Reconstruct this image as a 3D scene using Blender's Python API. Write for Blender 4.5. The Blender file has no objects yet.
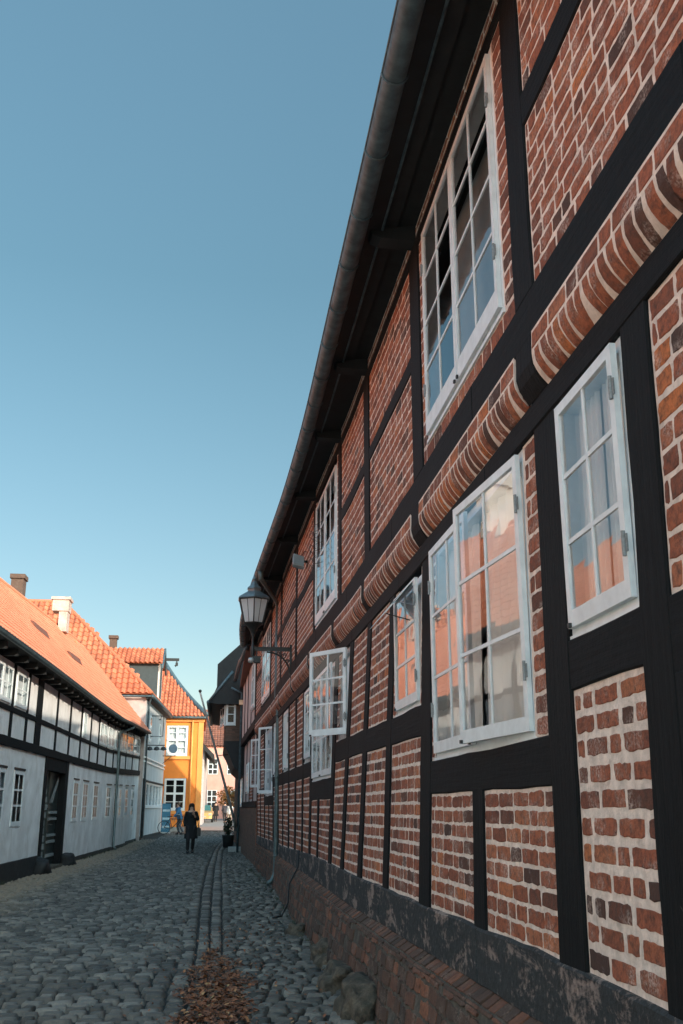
import bpy, math, random
from mathutils import Vector, noise, Matrix
random.seed(7)
R = math.radians
S = bpy.context.scene
COL = S.collection

# ------------------------------------------------------------------ helpers
class MB:
    def __init__(s): s.v=[]; s.f=[]; s.t=[]; s.sm=False
    def add(s, vs, fs, tone=0.5):
        b=len(s.v); s.v.extend([tuple(p) for p in vs])
        for f in fs: s.f.append(tuple(i+b for i in f)); s.t.append(tone)
    def box(s, x0,x1,y0,y1,z0,z1,tone=.5):
        s.add([(x,y,z) for z in (z0,z1) for y in (y0,y1) for x in (x0,x1)],
              [(0,2,3,1),(4,5,7,6),(0,1,5,4),(2,6,7,3),(0,4,6,2),(1,3,7,5)],tone)
    def mbox(s, M,u0,u1,v0,v1,o0,o1,tone=.5,nu=1):
        if nu<1: nu=1
        for i in range(nu):
            a=u0+(u1-u0)*i/nu; b=u0+(u1-u0)*(i+1)/nu
            s.add([M(u,v,o) for o in (o0,o1) for v in (v0,v1) for u in (a,b)],
              [(0,2,3,1),(4,5,7,6),(0,1,5,4),(2,6,7,3)]+([(0,4,6,2)] if i==0 else [])+([(1,3,7,5)] if i==nu-1 else []),tone)
    def tube(s, pts, r, n=10, cap=True, tone=.5):
        pts=[Vector(p) for p in pts]; rs=r if isinstance(r,(list,tuple)) else [r]*len(pts)
        rings=[]; prev=None
        for i,p in enumerate(pts):
            d=(pts[min(i+1,len(pts)-1)]-pts[max(i-1,0)]).normalized()
            a=prev if prev is not None else (Vector((0,0,1)) if abs(d.z)<.9 else Vector((1,0,0)))
            u=(a-d*a.dot(d)).normalized(); w=d.cross(u); prev=u
            rings.append([p+(u*math.cos(2*math.pi*k/n)+w*math.sin(2*math.pi*k/n))*rs[i] for k in range(n)])
        vs=[q for g in rings for q in g]; fs=[]
        for i in range(len(pts)-1):
            for k in range(n):
                fs.append((i*n+k,i*n+(k+1)%n,(i+1)*n+(k+1)%n,(i+1)*n+k))
        if cap: fs.append(tuple(range(n-1,-1,-1))); fs.append(tuple((len(pts)-1)*n+k for k in range(n)))
        s.add(vs,fs,tone)
    def lathe(s, c, prof, n=16, tone=.5, rot=0):
        c=Vector(c); vs=[]; fs=[]
        for r,z in prof:
            for k in range(n):
                a=2*math.pi*k/n+rot; vs.append(c+Vector((r*math.cos(a),r*math.sin(a),z)))
        for i in range(len(prof)-1):
            for k in range(n): fs.append((i*n+k,i*n+(k+1)%n,(i+1)*n+(k+1)%n,(i+1)*n+k))
        if prof[0][0]>1e-4: fs.append(tuple(range(n-1,-1,-1)))
        if prof[-1][0]>1e-4: fs.append(tuple((len(prof)-1)*n+k for k in range(n)))
        s.add(vs,fs,tone)
    def poly(s, pts, tone=.5): s.add(pts,[tuple(range(len(pts)))],tone)
    def extr(s, pts, d, tone=.5):
        d=Vector(d); n=len(pts); vs=[Vector(p) for p in pts]+[Vector(p)+d for p in pts]
        s.add(vs,[tuple(range(n-1,-1,-1)),tuple(range(n,2*n))]+[(i,(i+1)%n,n+(i+1)%n,n+i) for i in range(n)],tone)
    def build(s, name, mat, parent=None, smooth=False):
        off=Vector((0,0,0)); q=parent
        while q is not None: off+=q.location; q=q.parent
        me=bpy.data.meshes.new(name)
        me.from_pydata([(x-off.x,y-off.y,z-off.z) for x,y,z in s.v],[],s.f)
        at=me.attributes.new('tone','FLOAT','FACE')
        at.data.foreach_set('value',s.t)
        if smooth: me.polygons.foreach_set('use_smooth',[True]*len(me.polygons))
        me.materials.append(mat); me.update()
        o=bpy.data.objects.new(name,me); COL.objects.link(o)
        if parent is not None: o.parent=parent
        return o

def tag(o,label=None,cat=None,group=None,kind=None):
    if label: o['label']=label
    if cat: o['category']=cat
    if group: o['group']=group
    if kind: o['kind']=kind
    return o
def thing(name,label,cat,loc=(0,0,0),group=None):
    o=bpy.data.objects.new(name,None); o.empty_display_size=.2; COL.objects.link(o); o.location=loc
    return tag(o,label,cat,group)
def struct(o): o['kind']='structure'; return o
def copy_tree(o,parent=None):
    c=o.copy(); COL.objects.link(c); c.parent=parent
    for ch in list(o.children): copy_tree(ch,c)
    return c
def nz(x,y=0.,z=0.): return noise.noise(Vector((x,y,z)))
def interp(T,x,i):
    if x<=T[0][0]: return T[0][i]
    for a,b in zip(T,T[1:]):
        if x<=b[0]: return a[i]+(b[i]-a[i])*(x-a[0])/(b[0]-a[0])
    a,b=T[-2],T[-1]; return b[i]+(b[i]-a[i])*(x-b[0])/(b[0]-a[0])

# ------------------------------------------------------------------ materials
def newmat(name):
    m=bpy.data.materials.new(name); m.use_nodes=True; nt=m.node_tree
    return m,nt,nt.nodes['Principled BSDF']
def N(nt,t,**k):
    n=nt.nodes.new(t)
    for a,b in k.items(): setattr(n,a,b)
    return n
def ramp(nt,fac,stops,interp='LINEAR'):
    r=N(nt,'ShaderNodeValToRGB'); r.color_ramp.interpolation=interp
    e=r.color_ramp.elements
    while len(e)<len(stops): e.new(.5)
    for k,(p,c) in enumerate(stops):
        e[k].position=p; e[k].color=(*c,1) if len(c)==3 else c
    nt.links.new(fac,r.inputs[0]); return r
def noi(nt,vec,scale,detail=4,rough=.55,dist=0.):
    n=N(nt,'ShaderNodeTexNoise'); n.inputs['Scale'].default_value=scale; n.inputs['Detail'].default_value=detail
    n.inputs['Roughness'].default_value=rough; n.inputs['Distortion'].default_value=dist
    if vec is not None: nt.links.new(vec,n.inputs['Vector'])
    return n
def mix(nt,fac,a,b,mode='MIX'):
    m=N(nt,'ShaderNodeMix',data_type='RGBA',blend_type=mode)
    for s,v in ((0,fac),(6,a),(7,b)):
        if isinstance(v,(int,float)): m.inputs[s].default_value=v
        elif isinstance(v,tuple): m.inputs[s].default_value=(*v,1)
        else: nt.links.new(v,m.inputs[s])
    return m.outputs[2]
def mth(nt,op,a,b=None,clamp=False):
    m=N(nt,'ShaderNodeMath',operation=op,use_clamp=clamp)
    for s,v in ((0,a),(1,b)):
        if v is None: continue
        if isinstance(v,(int,float)): m.inputs[s].default_value=v
        else: nt.links.new(v,m.inputs[s])
    return m.outputs[0]
def coords(nt,scale=None):
    tc=N(nt,'ShaderNodeTexCoord'); o=tc.outputs['Object']
    if scale:
        mp=N(nt,'ShaderNodeMapping'); mp.inputs['Scale'].default_value=scale; nt.links.new(o,mp.inputs['Vector']); o=mp.outputs[0]
    return o
def bump(nt,bs,h,strength=.4,dist=.01,normal=None):
    b=N(nt,'ShaderNodeBump'); b.inputs['Strength'].default_value=strength; b.inputs['Distance'].default_value=dist
    nt.links.new(h,b.inputs['Height'])
    if normal is not None: nt.links.new(normal,b.inputs['Normal'])
    nt.links.new(b.outputs[0],bs.inputs['Normal']); return b.outputs[0]

def brickmat(name,cols,mortar,smear=.35,dark=.5,rough=.88):
    m,nt,bs=newmat(name); c=coords(nt)
    a=N(nt,'ShaderNodeAttribute',attribute_name='tone')
    col=ramp(nt,a.outputs['Fac'],cols).outputs[0]
    n1=noi(nt,c,28,6,.7); n2=noi(nt,c,7,3); n3=noi(nt,c,70,5,.7); n4=noi(nt,c,160,3,.6)
    col=mix(nt,mth(nt,'MULTIPLY',ramp(nt,n1.outputs[0],[(.42,(0,0,0)),(.68,(1,1,1))]).outputs[0],dark),col,(.055,.032,.026))
    col=mix(nt,mth(nt,'MULTIPLY',ramp(nt,n3.outputs[0],[(.50,(0,0,0)),(.66,(1,1,1))]).outputs[0],.5),col,mix(nt,1,col,(1.5,1.25,1.15),'MULTIPLY'))
    sm=mth(nt,'MULTIPLY',ramp(nt,n2.outputs[0],[(.50,(0,0,0)),(.70,(1,1,1))]).outputs[0],ramp(nt,n3.outputs[0],[(.44,(0,0,0)),(.60,(1,1,1))]).outputs[0])
    col=mix(nt,mth(nt,'MULTIPLY',sm,smear),col,mortar)
    nt.links.new(col,bs.inputs['Base Color']); bs.inputs['Roughness'].default_value=rough
    h=mth(nt,'ADD',mth(nt,'MULTIPLY',n1.outputs[0],1.),mth(nt,'MULTIPLY',n3.outputs[0],.7))
    bump(nt,bs,h,.9,.008); return m
def plaster(name,base,var=.12,scale=6,bumpd=.004,rough=.9,stain=None,stain_amt=.0,lo=.5,hi=.62):
    m,nt,bs=newmat(name); c=coords(nt)
    n1=noi(nt,c,scale,6,.65); n2=noi(nt,c,45,4,.6); n3=noi(nt,c,1.3,4,.6)
    d=tuple(x*(1-var*2.2) for x in base); l=tuple(min(1,x*(1+var)) for x in base)
    col=ramp(nt,n1.outputs[0],[(.3,d),(.7,l)]).outputs[0]
    col=mix(nt,mth(nt,'MULTIPLY',ramp(nt,n3.outputs[0],[(.4,(0,0,0)),(.7,(1,1,1))]).outputs[0],.35),col,tuple(x*.72 for x in base))
    if stain: col=mix(nt,mth(nt,'MULTIPLY',ramp(nt,noi(nt,c,scale*.9,6,.7,.6).outputs[0],[(lo,(0,0,0)),(hi,(1,1,1))]).outputs[0],stain_amt),col,stain)
    nt.links.new(col,bs.inputs['Base Color']); bs.inputs['Roughness'].default_value=rough
    bump(nt,bs,mth(nt,'ADD',n1.outputs[0],mth(nt,'MULTIPLY',n2.outputs[0],.5)),.7,bumpd); return m
def simple(name,base,rough=.5,metal=0.,var=.15,scale=20,bd=.002,spec=None):
    m,nt,bs=newmat(name); c=coords(nt); n=noi(nt,c,scale,5,.6)
    col=ramp(nt,n.outputs[0],[(.3,tuple(x*(1-var) for x in base)),(.7,tuple(min(1,x*(1+var)) for x in base))]).outputs[0]
    nt.links.new(col,bs.inputs['Base Color']); bs.inputs['Roughness'].default_value=rough; bs.inputs['Metallic'].default_value=metal
    if spec is not None: bs.inputs['Specular IOR Level'].default_value=spec
    if bd: bump(nt,bs,n.outputs[0],.5,bd)
    return m

MORT=(.80,.68,.60)
m_mortar=plaster('lime_mortar',MORT,.16,14,.012,.92,(.30,.24,.21),.5,.56,.7)
m_mortar_near=m_mortar
BRC=[(0,(.06,.032,.026)),(.13,(.11,.046,.030)),(.26,(.20,.066,.038)),(.42,(.29,.092,.048)),(.56,(.37,.118,.058)),(.70,(.32,.098,.052)),(.84,(.41,.15,.075)),(1,(.54,.17,.05))]
m_brick=brickmat('red_brick',BRC,MORT,.5,.85)
m_plinth=brickmat('plinth_brick',[(0,(.045,.032,.026)),(.45,(.10,.055,.038)),(.8,(.17,.074,.047)),(1,(.30,.115,.06))],(.32,.26,.22),.6,.8)
m_plmort=plaster('plinth_mortar',(.125,.105,.088),.3,9,.03,.95,(.045,.048,.035),.8,.45,.65)
m_dkbrick=brickmat('sooty_brick',[(0,(.06,.04,.033)),(.5,(.11,.07,.052)),(1,(.18,.10,.07))],(.25,.2,.17),.4,.5)

def timber(name,base=(.0045,.006,.0072),grain=(3,60,3),spec=.18,rough=.75):
    m,nt,bs=newmat(name); c=coords(nt,grain); c0=coords(nt)
    n=noi(nt,c,1.2,6,.7); n2=noi(nt,c0,22,5,.7); n3=noi(nt,c0,3.2,5,.75,1.2)
    col=ramp(nt,n.outputs[0],[(.3,tuple(x*.7 for x in base)),(.7,tuple(x*1.6 for x in base))]).outputs[0]
    chip=ramp(nt,n3.outputs[0],[(.70,(0,0,0)),(.715,(1,1,1))]).outputs[0]
    col=mix(nt,mth(nt,'MULTIPLY',chip,.5),col,(.22,.20,.19))
    col=mix(nt,mth(nt,'MULTIPLY',ramp(nt,n2.outputs[0],[(.5,(0,0,0)),(.75,(1,1,1))]).outputs[0],.4),col,(.013,.016,.018))
    nt.links.new(col,bs.inputs['Base Color']); bs.inputs['Roughness'].default_value=rough
    bs.inputs['Specular IOR Level'].default_value=spec
    bump(nt,bs,mth(nt,'ADD',n.outputs[0],mth(nt,'MULTIPLY',n2.outputs[0],.6)),.7,.006); return m
m_timv=timber('tarred_post',grain=(30,30,1.5))
m_timh=timber('tarred_beam',grain=(30,1.2,30))
m_sole,nt,bs=newmat('peeling_sole_plate')
c=coords(nt); n=noi(nt,coords(nt,(1,.45,1)),5.2,9,.72,.5); n2=noi(nt,c,26,6,.7); n3=noi(nt,c,1.1,3,.5)
f=ramp(nt,mth(nt,'ADD',n.outputs[0],mth(nt,'MULTIPLY',mth(nt,'SUBTRACT',n2.outputs[0],.5),.28)),[(.53,(0,0,0)),(.61,(1,1,1))]).outputs[0]
bl=ramp(nt,n2.outputs[0],[(.35,(.010,.013,.015)),(.6,(.032,.040,.044)),(.8,(.11,.12,.12))]).outputs[0]
pk=ramp(nt,n2.outputs[0],[(.3,(.17,.13,.115)),(.7,(.36,.285,.25))]).outputs[0]
nt.links.new(mix(nt,f,bl,pk),bs.inputs['Base Color']); bs.inputs['Roughness'].default_value=.8
bump(nt,bs,mth(nt,'ADD',mth(nt,'MULTIPLY',f,-.6),n2.outputs[0]),.9,.012)

m_white=simple('painted_window_wood',(.70,.76,.78),.42,0,.10,9,.0015)
m_whitepeel=plaster('peeling_white_wood',(.58,.60,.60),.1,8,.003,.6,(.16,.14,.12),.85,.55,.62)
m_whitewall=plaster('limewash',(.80,.81,.81),.09,1.6,.014,.9,(.42,.39,.34),.5,.50,.72)
m_greywall=plaster('grey_render',(.50,.53,.54),.06,1.5,.004,.9)
m_pinkwall=plaster('worn_pinkish_render',(.52,.46,.44),.12,2.5,.006,.9,(.38,.30,.28),.5)
m_yellow=plaster('ochre_render',(.86,.275,.05),.05,1.5,.003,.85)
m_ltorange=plaster('pale_ochre_band',(.86,.36,.10),.04,1.5,.003,.85)
m_pinkh=plaster('salmon_render',(.72,.36,.29),.06,1.5,.003,.85)
m_cream=plaster('cream_render',(.80,.72,.64),.05,1.5,.003,.85)
m_chim=plaster('shadow_toned_limewash',(.58,.47,.41),.15,3,.01,.9,(.3,.22,.18),.6)  # whitish chimney toned down, its shadow put into the limewash colour
m_tar=plaster('tarred_plinth',(.014,.017,.019),.3,5,.01,.75,(.06,.065,.068),.5,.55,.7)
m_zinc=simple('weathered_zinc',(.062,.100,.118),.55,.1,.5,9,.003)
m_zincb=simple('green_zinc_pipe',(.11,.15,.155),.5,.35,.3,9,.002)
m_zincl=simple('pale_zinc',(.42,.44,.44),.45,.4,.2,9,.001)
m_iron=simple('black_iron',(.02,.024,.026),.5,.2,.3,30,.001)
m_hinge=simple('painted_hinge',(.22,.25,.26),.5,.1,.3,60,.001)
m_soffit=simple('dark_soffit_board',(.012,.015,.017),.75,0,.3,6,.003)
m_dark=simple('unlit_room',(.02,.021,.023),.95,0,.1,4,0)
m_stone=plaster('boulder_granite',(.12,.095,.07),.5,9,.04,.92,(.045,.045,.035),.6,.48,.6)
m_step=plaster('step_granite',(.33,.34,.33),.15,20,.004,.8)
m_black=simple('dark_lacquer',(.012,.014,.015),.5,0,.2,9,.001)
m_room=m_dark; m_roomb=simple('pale_room_backing',(.30,.37,.39),.9,0,.1,3,0)  # paler room backing: light put into the colour behind the upper panes
def curtainmat():
    m,nt,bs=newmat('net_curtain'); bs.inputs['Base Color'].default_value=(.86,.88,.89,1); bs.inputs['Roughness'].default_value=.95
    return m
m_curt=curtainmat()
def glassmat(name,ior=1.7,tint=(.96,.98,.99),wav=.04):
    m=bpy.data.materials.new(name); m.use_nodes=True; nt=m.node_tree; nt.nodes.clear()
    o=N(nt,'ShaderNodeOutputMaterial'); t=N(nt,'ShaderNodeBsdfTransparent'); t.inputs[0].default_value=(*tint,1)
    g=N(nt,'ShaderNodeBsdfGlossy'); g.inputs['Roughness'].default_value=.015; g.inputs[0].default_value=(.95,.97,1,1)
    fr=N(nt,'ShaderNodeFresnel'); fr.inputs['IOR'].default_value=ior
    b=N(nt,'ShaderNodeBump'); b.inputs['Strength'].default_value=wav; b.inputs['Distance'].default_value=.02
    n=noi(nt,coords(nt),3.,2,.4); nt.links.new(n.outputs[0],b.inputs['Height']); nt.links.new(b.outputs[0],g.inputs['Normal'])
    mx=N(nt,'ShaderNodeMixShader'); nt.links.new(fr.outputs[0],mx.inputs[0]); nt.links.new(t.outputs[0],mx.inputs[1]); nt.links.new(g.outputs[0],mx.inputs[2])
    nt.links.new(mx.outputs[0],o.inputs[0]); return m
m_glass=glassmat('window_glass')
m_glassd=glassmat('dim_window_glass',1.16,(.75,.79,.8),.06)
m_lampglass=glassmat('lamp_glass',1.5,(.86,.9,.92),.3)
nt=m_lampglass.node_tree; _o=[n for n in nt.nodes if n.type=='OUTPUT_MATERIAL'][0]; _s=_o.inputs[0].links[0].from_socket
_d=N(nt,'ShaderNodeBsdfTranslucent'); _d.inputs[0].default_value=(.95,.97,.98,1); _d2=N(nt,'ShaderNodeBsdfDiffuse'); _d2.inputs[0].default_value=(.9,.92,.93,1); _m=N(nt,'ShaderNodeMixShader'); _m.inputs[0].default_value=.5
nt.links.new(_d.outputs[0],_m.inputs[1]); nt.links.new(_d2.outputs[0],_m.inputs[2]); _m2=N(nt,'ShaderNodeMixShader'); _m2.inputs[0].default_value=.75; nt.links.new(_s,_m2.inputs[1]); nt.links.new(_m.outputs[0],_m2.inputs[2]); nt.links.new(_m2.outputs[0],_o.inputs[0])
def tilemat(name,cols,rough=.75,soot=.3):
    m,nt,bs=newmat(name); c=coords(nt); a=N(nt,'ShaderNodeAttribute',attribute_name='tone')
    col=ramp(nt,a.outputs['Fac'],cols).outputs[0]; n=noi(nt,c,2.2,6,.7); n2=noi(nt,c,30,4,.6)
    col=mix(nt,mth(nt,'MULTIPLY',ramp(nt,n.outputs[0],[(.5,(0,0,0)),(.72,(1,1,1))]).outputs[0],soot),col,(.14,.07,.05))
    col=mix(nt,mth(nt,'MULTIPLY',ramp(nt,n2.outputs[0],[(.5,(0,0,0)),(.7,(1,1,1))]).outputs[0],.2),col,(.2,.09,.06))
    nt.links.new(col,bs.inputs['Base Color']); bs.inputs['Roughness'].default_value=rough
    bump(nt,bs,n2.outputs[0],.4,.005); return m
m_tileA=tilemat('orange_roof_tile',[(0,(.66,.195,.095)),(.5,(.74,.24,.125)),(1,(.80,.285,.155))],.8,.12)
m_tileB=tilemat('aged_pantile',[(0,(.40,.115,.055)),(.5,(.50,.15,.07)),(1,(.60,.20,.10))],.75,.4)
m_tileC=tilemat('brown_pantile',[(0,(.12,.05,.035)),(.5,(.17,.068,.045)),(1,(.24,.095,.06))],.8,.3)
m_cobble,nt,bs=newmat('cobblestone')
c=coords(nt); a=N(nt,'ShaderNodeAttribute',attribute_name='tone')
col=ramp(nt,a.outputs['Fac'],[(0,(.042,.040,.038)),(.3,(.080,.078,.074)),(.6,(.125,.122,.116)),(.85,(.20,.195,.185)),(1,(.22,.175,.135))]).outputs[0]
n=noi(nt,c,24,6,.7); n2=noi(nt,c,1.1,4,.6); n4=noi(nt,c,110,3,.6)
col=mix(nt,.55,col,mix(nt,1,col,ramp(nt,n.outputs[0],[(.3,(.35,.35,.35)),(.7,(1.6,1.6,1.6))]).outputs[0],'MULTIPLY'))
sep=N(nt,'ShaderNodeSeparateXYZ'); nt.links.new(c,sep.inputs[0])
dirt=mth(nt,'MULTIPLY',ramp(nt,mth(nt,'ADD',mth(nt,'MULTIPLY',sep.outputs[0],-.5),mth(nt,'MULTIPLY',n2.outputs[0],.9)),[(.0,(0,0,0)),(1.0,(1,1,1))]).outputs[0],1.)
dm=ramp(nt,mth(nt,'ADD',mth(nt,'MULTIPLY',mth(nt,'ADD',sep.outputs[0],3.2),-.8),mth(nt,'MULTIPLY',mth(nt,'SUBTRACT',n2.outputs[0],.5),1.6)),[(0,(0,0,0)),(.8,(1,1,1))]).outputs[0]
col=mix(nt,1,col,(1.10,1.0,.90),'MULTIPLY')
col=mix(nt,mth(nt,'MULTIPLY',dm,.75),col,(.24,.19,.135))
nt.links.new(col,bs.inputs['Base Color'])
nt.links.new(ramp(nt,n.outputs[0],[(.3,(.5,.5,.5)),(.7,(.8,.8,.8))]).outputs[0],bs.inputs['Roughness'])
bump(nt,bs,mth(nt,'ADD',n.outputs[0],mth(nt,'MULTIPLY',n4.outputs[0],.4)),.7,.008)
m_joint=plaster('joint_grit',(.030,.029,.027),.3,20,.02,.95)
m_earth=plaster('ground_earth',(.16,.15,.13),.2,3,.02,.95)
m_leafd,nt,bs=newmat('dead_leaf'); a=N(nt,'ShaderNodeAttribute',attribute_name='tone')
nt.links.new(ramp(nt,a.outputs['Fac'],[(0,(.07,.032,.02)),(.35,(.17,.062,.03)),(.65,(.28,.10,.042)),(.88,(.42,.20,.09)),(1,(.5,.36,.16))]).outputs[0],bs.inputs['Base Color']); bs.inputs['Roughness'].default_value=.7

# ------------------------------------------------------------------ ground height
def G(x,y):
    g=0.
    if y>44: g+=.26*min(1,(y-44)/20)
    if y>64: g+=.006*(y-64)
    cx=-.12
    g+= -.016*math.exp(-((x-cx)/.35)**2) + .05*max(0,min(1,(x-.2)/1.)) + .03*max(0,min(1,(-2-x)/2.5))
    return g+ .012*nz(x*.9,y*.5,3)

# ------------------------------------------------------------------ right wall surface
TAB=[(-6,1.60,1.56),(0,1.57,1.52),(3.23,1.55,1.50),(4.57,1.54,1.52),(7.27,1.53,1.44),(8.74,1.508,1.405),(10.06,1.484,1.354),(11.18,1.467,1.334),(13.,1.40,1.32),(15.0,1.328,1.30),(16.45,1.29,1.285),(18.79,1.215,1.24),(20.65,1.17,1.216),(23,1.12,1.18),(28.8,.94,1.01),(29.5,.93,1.0)]
def XW(y,z):
    w=min((z-.94)/2.55,1) if z>.94 else 0
    xt=(interp(TAB,y-.35,1)+interp(TAB,y,1)+interp(TAB,y+.35,1))/3
    xb=(interp(TAB,y-.35,2)+interp(TAB,y,2)+interp(TAB,y+.35,2))/3
    return xb+(xt-xb)*w
def MR(y,z,o):
    x=XW(y,z); s=(XW(y+.3,z)-XW(y-.3,z))/.6; k=1/math.sqrt(1+s*s)
    return Vector((x-o*k,y+o*s*k,z))
J=.06
def MU(y,z,o): return MR(y,max(z,3.5),o+J)+Vector((0,0,z-max(z,3.5)))

def wob(a,b,amp): return amp*nz(a*1.7,b*3.1,7.)+amp*.5*nz(a*9,b*9,1.)
def timberbox(mb,M,u0,u1,v0,v1,o0,o1,step=.28,amp=.013,bev=.008,tone=.5):
    nu=max(1,int((u1-u0)/step)+1); nv=max(1,int((v1-v0)/step)+1)
    def pt(i,j,ins,o):
        u=u0+(u1-u0)*i/nu; v=v0+(v1-v0)*j/nv
        du=wob(v,u0,amp); dv=wob(u,v0,amp)
        if i==0: u+=ins+wob(v,u0,amp)
        elif i==nu: u-=ins-wob(v,u1+5,amp)
        if j==0: v+=ins+wob(u,v0,amp)
        elif j==nv: v-=ins-wob(u,v1+5,amp)
        return M(u,v,o+.004*nz(u*2.1,v*2.1,u0))
    vs=[pt(i,j,bev,o1) for j in range(nv+1) for i in range(nu+1)]
    fs=[(j*(nu+1)+i,j*(nu+1)+i+1,(j+1)*(nu+1)+i+1,(j+1)*(nu+1)+i) for j in range(nv) for i in range(nu)]
    per=[(i,0) for i in range(nu)]+[(nu,j) for j in range(nv)]+[(i,nv) for i in range(nu,0,-1)]+[(0,j) for j in range(nv,0,-1)]
    n=len(per); b1=len(vs); vs+=[pt(i,j,0,o1-bev) for i,j in per]; b2=len(vs); vs+=[pt(i,j,0,o0) for i,j in per]
    idx=[j*(nu+1)+i for i,j in per]
    for k in range(n):
        q=(k+1)%n
        fs.append((idx[k],b1+k,b1+q,idx[q])); fs.append((b1+k,b2+k,b2+q,b1+q))
    mb.add(vs,fs,tone)

def brick(mb,M,u0,u1,v0,v1,o,lod,jit,depth=.014,dome=.003):
    nl,ns=((6,3) if lod==0 else (4,2) if lod==1 else (1,1))
    L=u1-u0
    if lod<2 and L<.14: nl=max(2,nl//2)
    ring=[]
    for i in range(nl): ring.append((u0+L*i/nl,v0,0,-1))
    for j in range(ns): ring.append((u1,v0+(v1-v0)*j/ns,1,0))
    for i in range(nl): ring.append((u1-L*i/nl,v1,0,1))
    for j in range(ns): ring.append((u0,v1-(v1-v0)*j/ns,-1,0))
    out=[]; sd=random.random()*50
    rc=.005
    for k,(u,v,a,b) in enumerate(ring):
        ju=random.gauss(0,jit)+jit*1.2*nz(u*14,v*14,sd); jv=random.gauss(0,jit)*.8+jit*1.5*nz(u*14+9,v*14,sd)
        if (abs(u-u0)<1e-6 or abs(u-u1)<1e-6) and (abs(v-v0)<1e-6 or abs(v-v1)<1e-6):
            ju+= rc*.5*(1 if abs(u-u0)<1e-6 else -1); jv+=rc*.5*(1 if abs(v-v0)<1e-6 else -1)
        out.append((u+ju,v+jv))
    cu,cv=(u0+u1)/2,(v0+v1)/2; n=len(out)
    A=[M(u,v,o-depth) for u,v in out]
    ins=.005
    def I(u,v,d):
        du=cu-u; dv=cv-v; l=math.hypot(du,dv)+1e-6
        return (u+du/l*d*(1 if abs(du)>d else 0.5), v+dv/l*d)
    B=[M(u,v,o-.0025) for u,v in out]
    C=[M(*I(u,v,ins),o+random.uniform(-.0008,.001)) for u,v in out]
    t=random.betavariate(1.6,1.5)
    fs=[]
    for k in range(n):
        q=(k+1)%n; fs.append((k,q,n+q,n+k)); fs.append((n+k,n+q,2*n+q,2*n+k))
    fs.append(tuple(range(2*n,3*n)))
    mb.add(A+B+C,fs,t)

def lodof(y): return 0 if y<8.5 else 1 if y<15 else 2
def brick_rows(mb,M,u0,u1,v0,v1,o=.0,ch=.099,bl=.235,ml=.022,lod=None,jit=.0028,edge=.012,depth=.014):
    nr=max(1,round((v1-v0-edge)/ch)); ch=(v1-v0-edge)/nr
    for r in range(nr):
        va=v0+edge*.5+r*ch+ml*.5+random.uniform(-.002,.003); vb=va+ch-ml+random.uniform(-.004,.001)
        u=u0+edge; k=random.random(); tilt=random.gauss(0,.0025)
        first=random.choice([.11,.16,.235,.2,.07]) if r%2 else .235
        first=min(first,u1-u0-2*edge)
        ln=first
        while u<u1-edge-.025:
            e=min(u+ln+random.uniform(-.008,.008),u1-edge)
            rem=u1-edge-e
            if rem<.045: e=u1-edge-random.uniform(0,.006)
            yy=u if M in (MR,MU) else 99
            ld=lod if lod is not None else lodof(yy)
            w=.006*nz(u*1.5,va*2,4)
            brick(mb,M,u,e,va+w,vb+w,o,ld,jit if ld<2 else 0,depth)
            u=e+ml*random.uniform(.8,1.25)
            ln=random.choices([bl,bl*.47,bl*.72],[.7,.2,.1])[0]
def mortar_sheet(mb,M,u0,u1,v0,v1,o=-.0015,step=.10,amp=.003):
    nu=max(1,int((u1-u0)/step)); nv=max(1,int((v1-v0)/step))
    vs=[M(u0+(u1-u0)*i/nu,v0+(v1-v0)*j/nv,o+amp*nz((u0+(u1-u0)*i/nu)*7,(v0+(v1-v0)*j/nv)*7,2)) for j in range(nv+1) for i in range(nu+1)]
    mb.add(vs,[(j*(nu+1)+i,j*(nu+1)+i+1,(j+1)*(nu+1)+i+1,(j+1)*(nu+1)+i) for j in range(nv) for i in range(nu)])

# ------------------------------------------------------------------ windows
def leafmap(M,uh,z0,o,side,ang):
    """hinged at uh, extends in side*u direction, opened by ang about the vertical axis; returns map(a,v,t)"""
    P=M(uh,z0,o); Q=M(uh+side*.5,z0,o); T=(Q-P); T.z=0; T.normalize()
    Nn=(M(uh,z0,o+.5)-P); Nn.z=0; Nn.normalize()
    d=T*math.cos(ang)+Nn*math.sin(ang); n=Nn*math.cos(ang)-T*math.sin(ang)
    return lambda a,v,t: P+d*a+n*t+Vector((0,0,v-z0))
def leaf(mb,gl,L,w,z0,z1,cols,rows,st=.05,mun=.02,th=.026,bot=None):
    bot=bot or st*1.5
    mb.mbox(L,0,st,z0,z1,0,th); mb.mbox(L,w-st,w,z0,z1,0,th)
    mb.mbox(L,st,w-st,z0,z0+bot,0.001,th-.001); mb.mbox(L,st,w-st,z1-st,z1,0.001,th-.001)
    iw=w-2*st; ih=z1-z0-bot-st
    for c in range(1,cols):
        a=st+iw*c/cols; mb.mbox(L,a-mun/2,a+mun/2,z0+bot,z1-st,.008,th-.005)
    for r in range(1,rows):
        v=z0+bot+ih*r/rows; mb.mbox(L,st,w-st,v-mun/2,v+mun/2,.009,th-.006)
    for c in range(cols):
        for r in range(rows):
            a0=st+iw*c/cols+.002; a1=st+iw*(c+1)/cols-.002; v0=z0+bot+ih*r/rows; v1=z0+bot+ih*(r+1)/rows
            j=[random.uniform(-.0012,.0012) for _ in range(4)]
            q=[L(a0,v0,.014+j[0]),L(a1,v0,.014+j[1]),L(a1,v1,.014+j[2]),L(a0,v1,.014+j[3])]
            out=(L(0,v0,1)-L(0,v0,0)).dot((q[1]-q[0]).cross(q[3]-q[0]))>0
            gl.add(q,[(0,1,2,3) if out else (3,2,1,0)])
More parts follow.
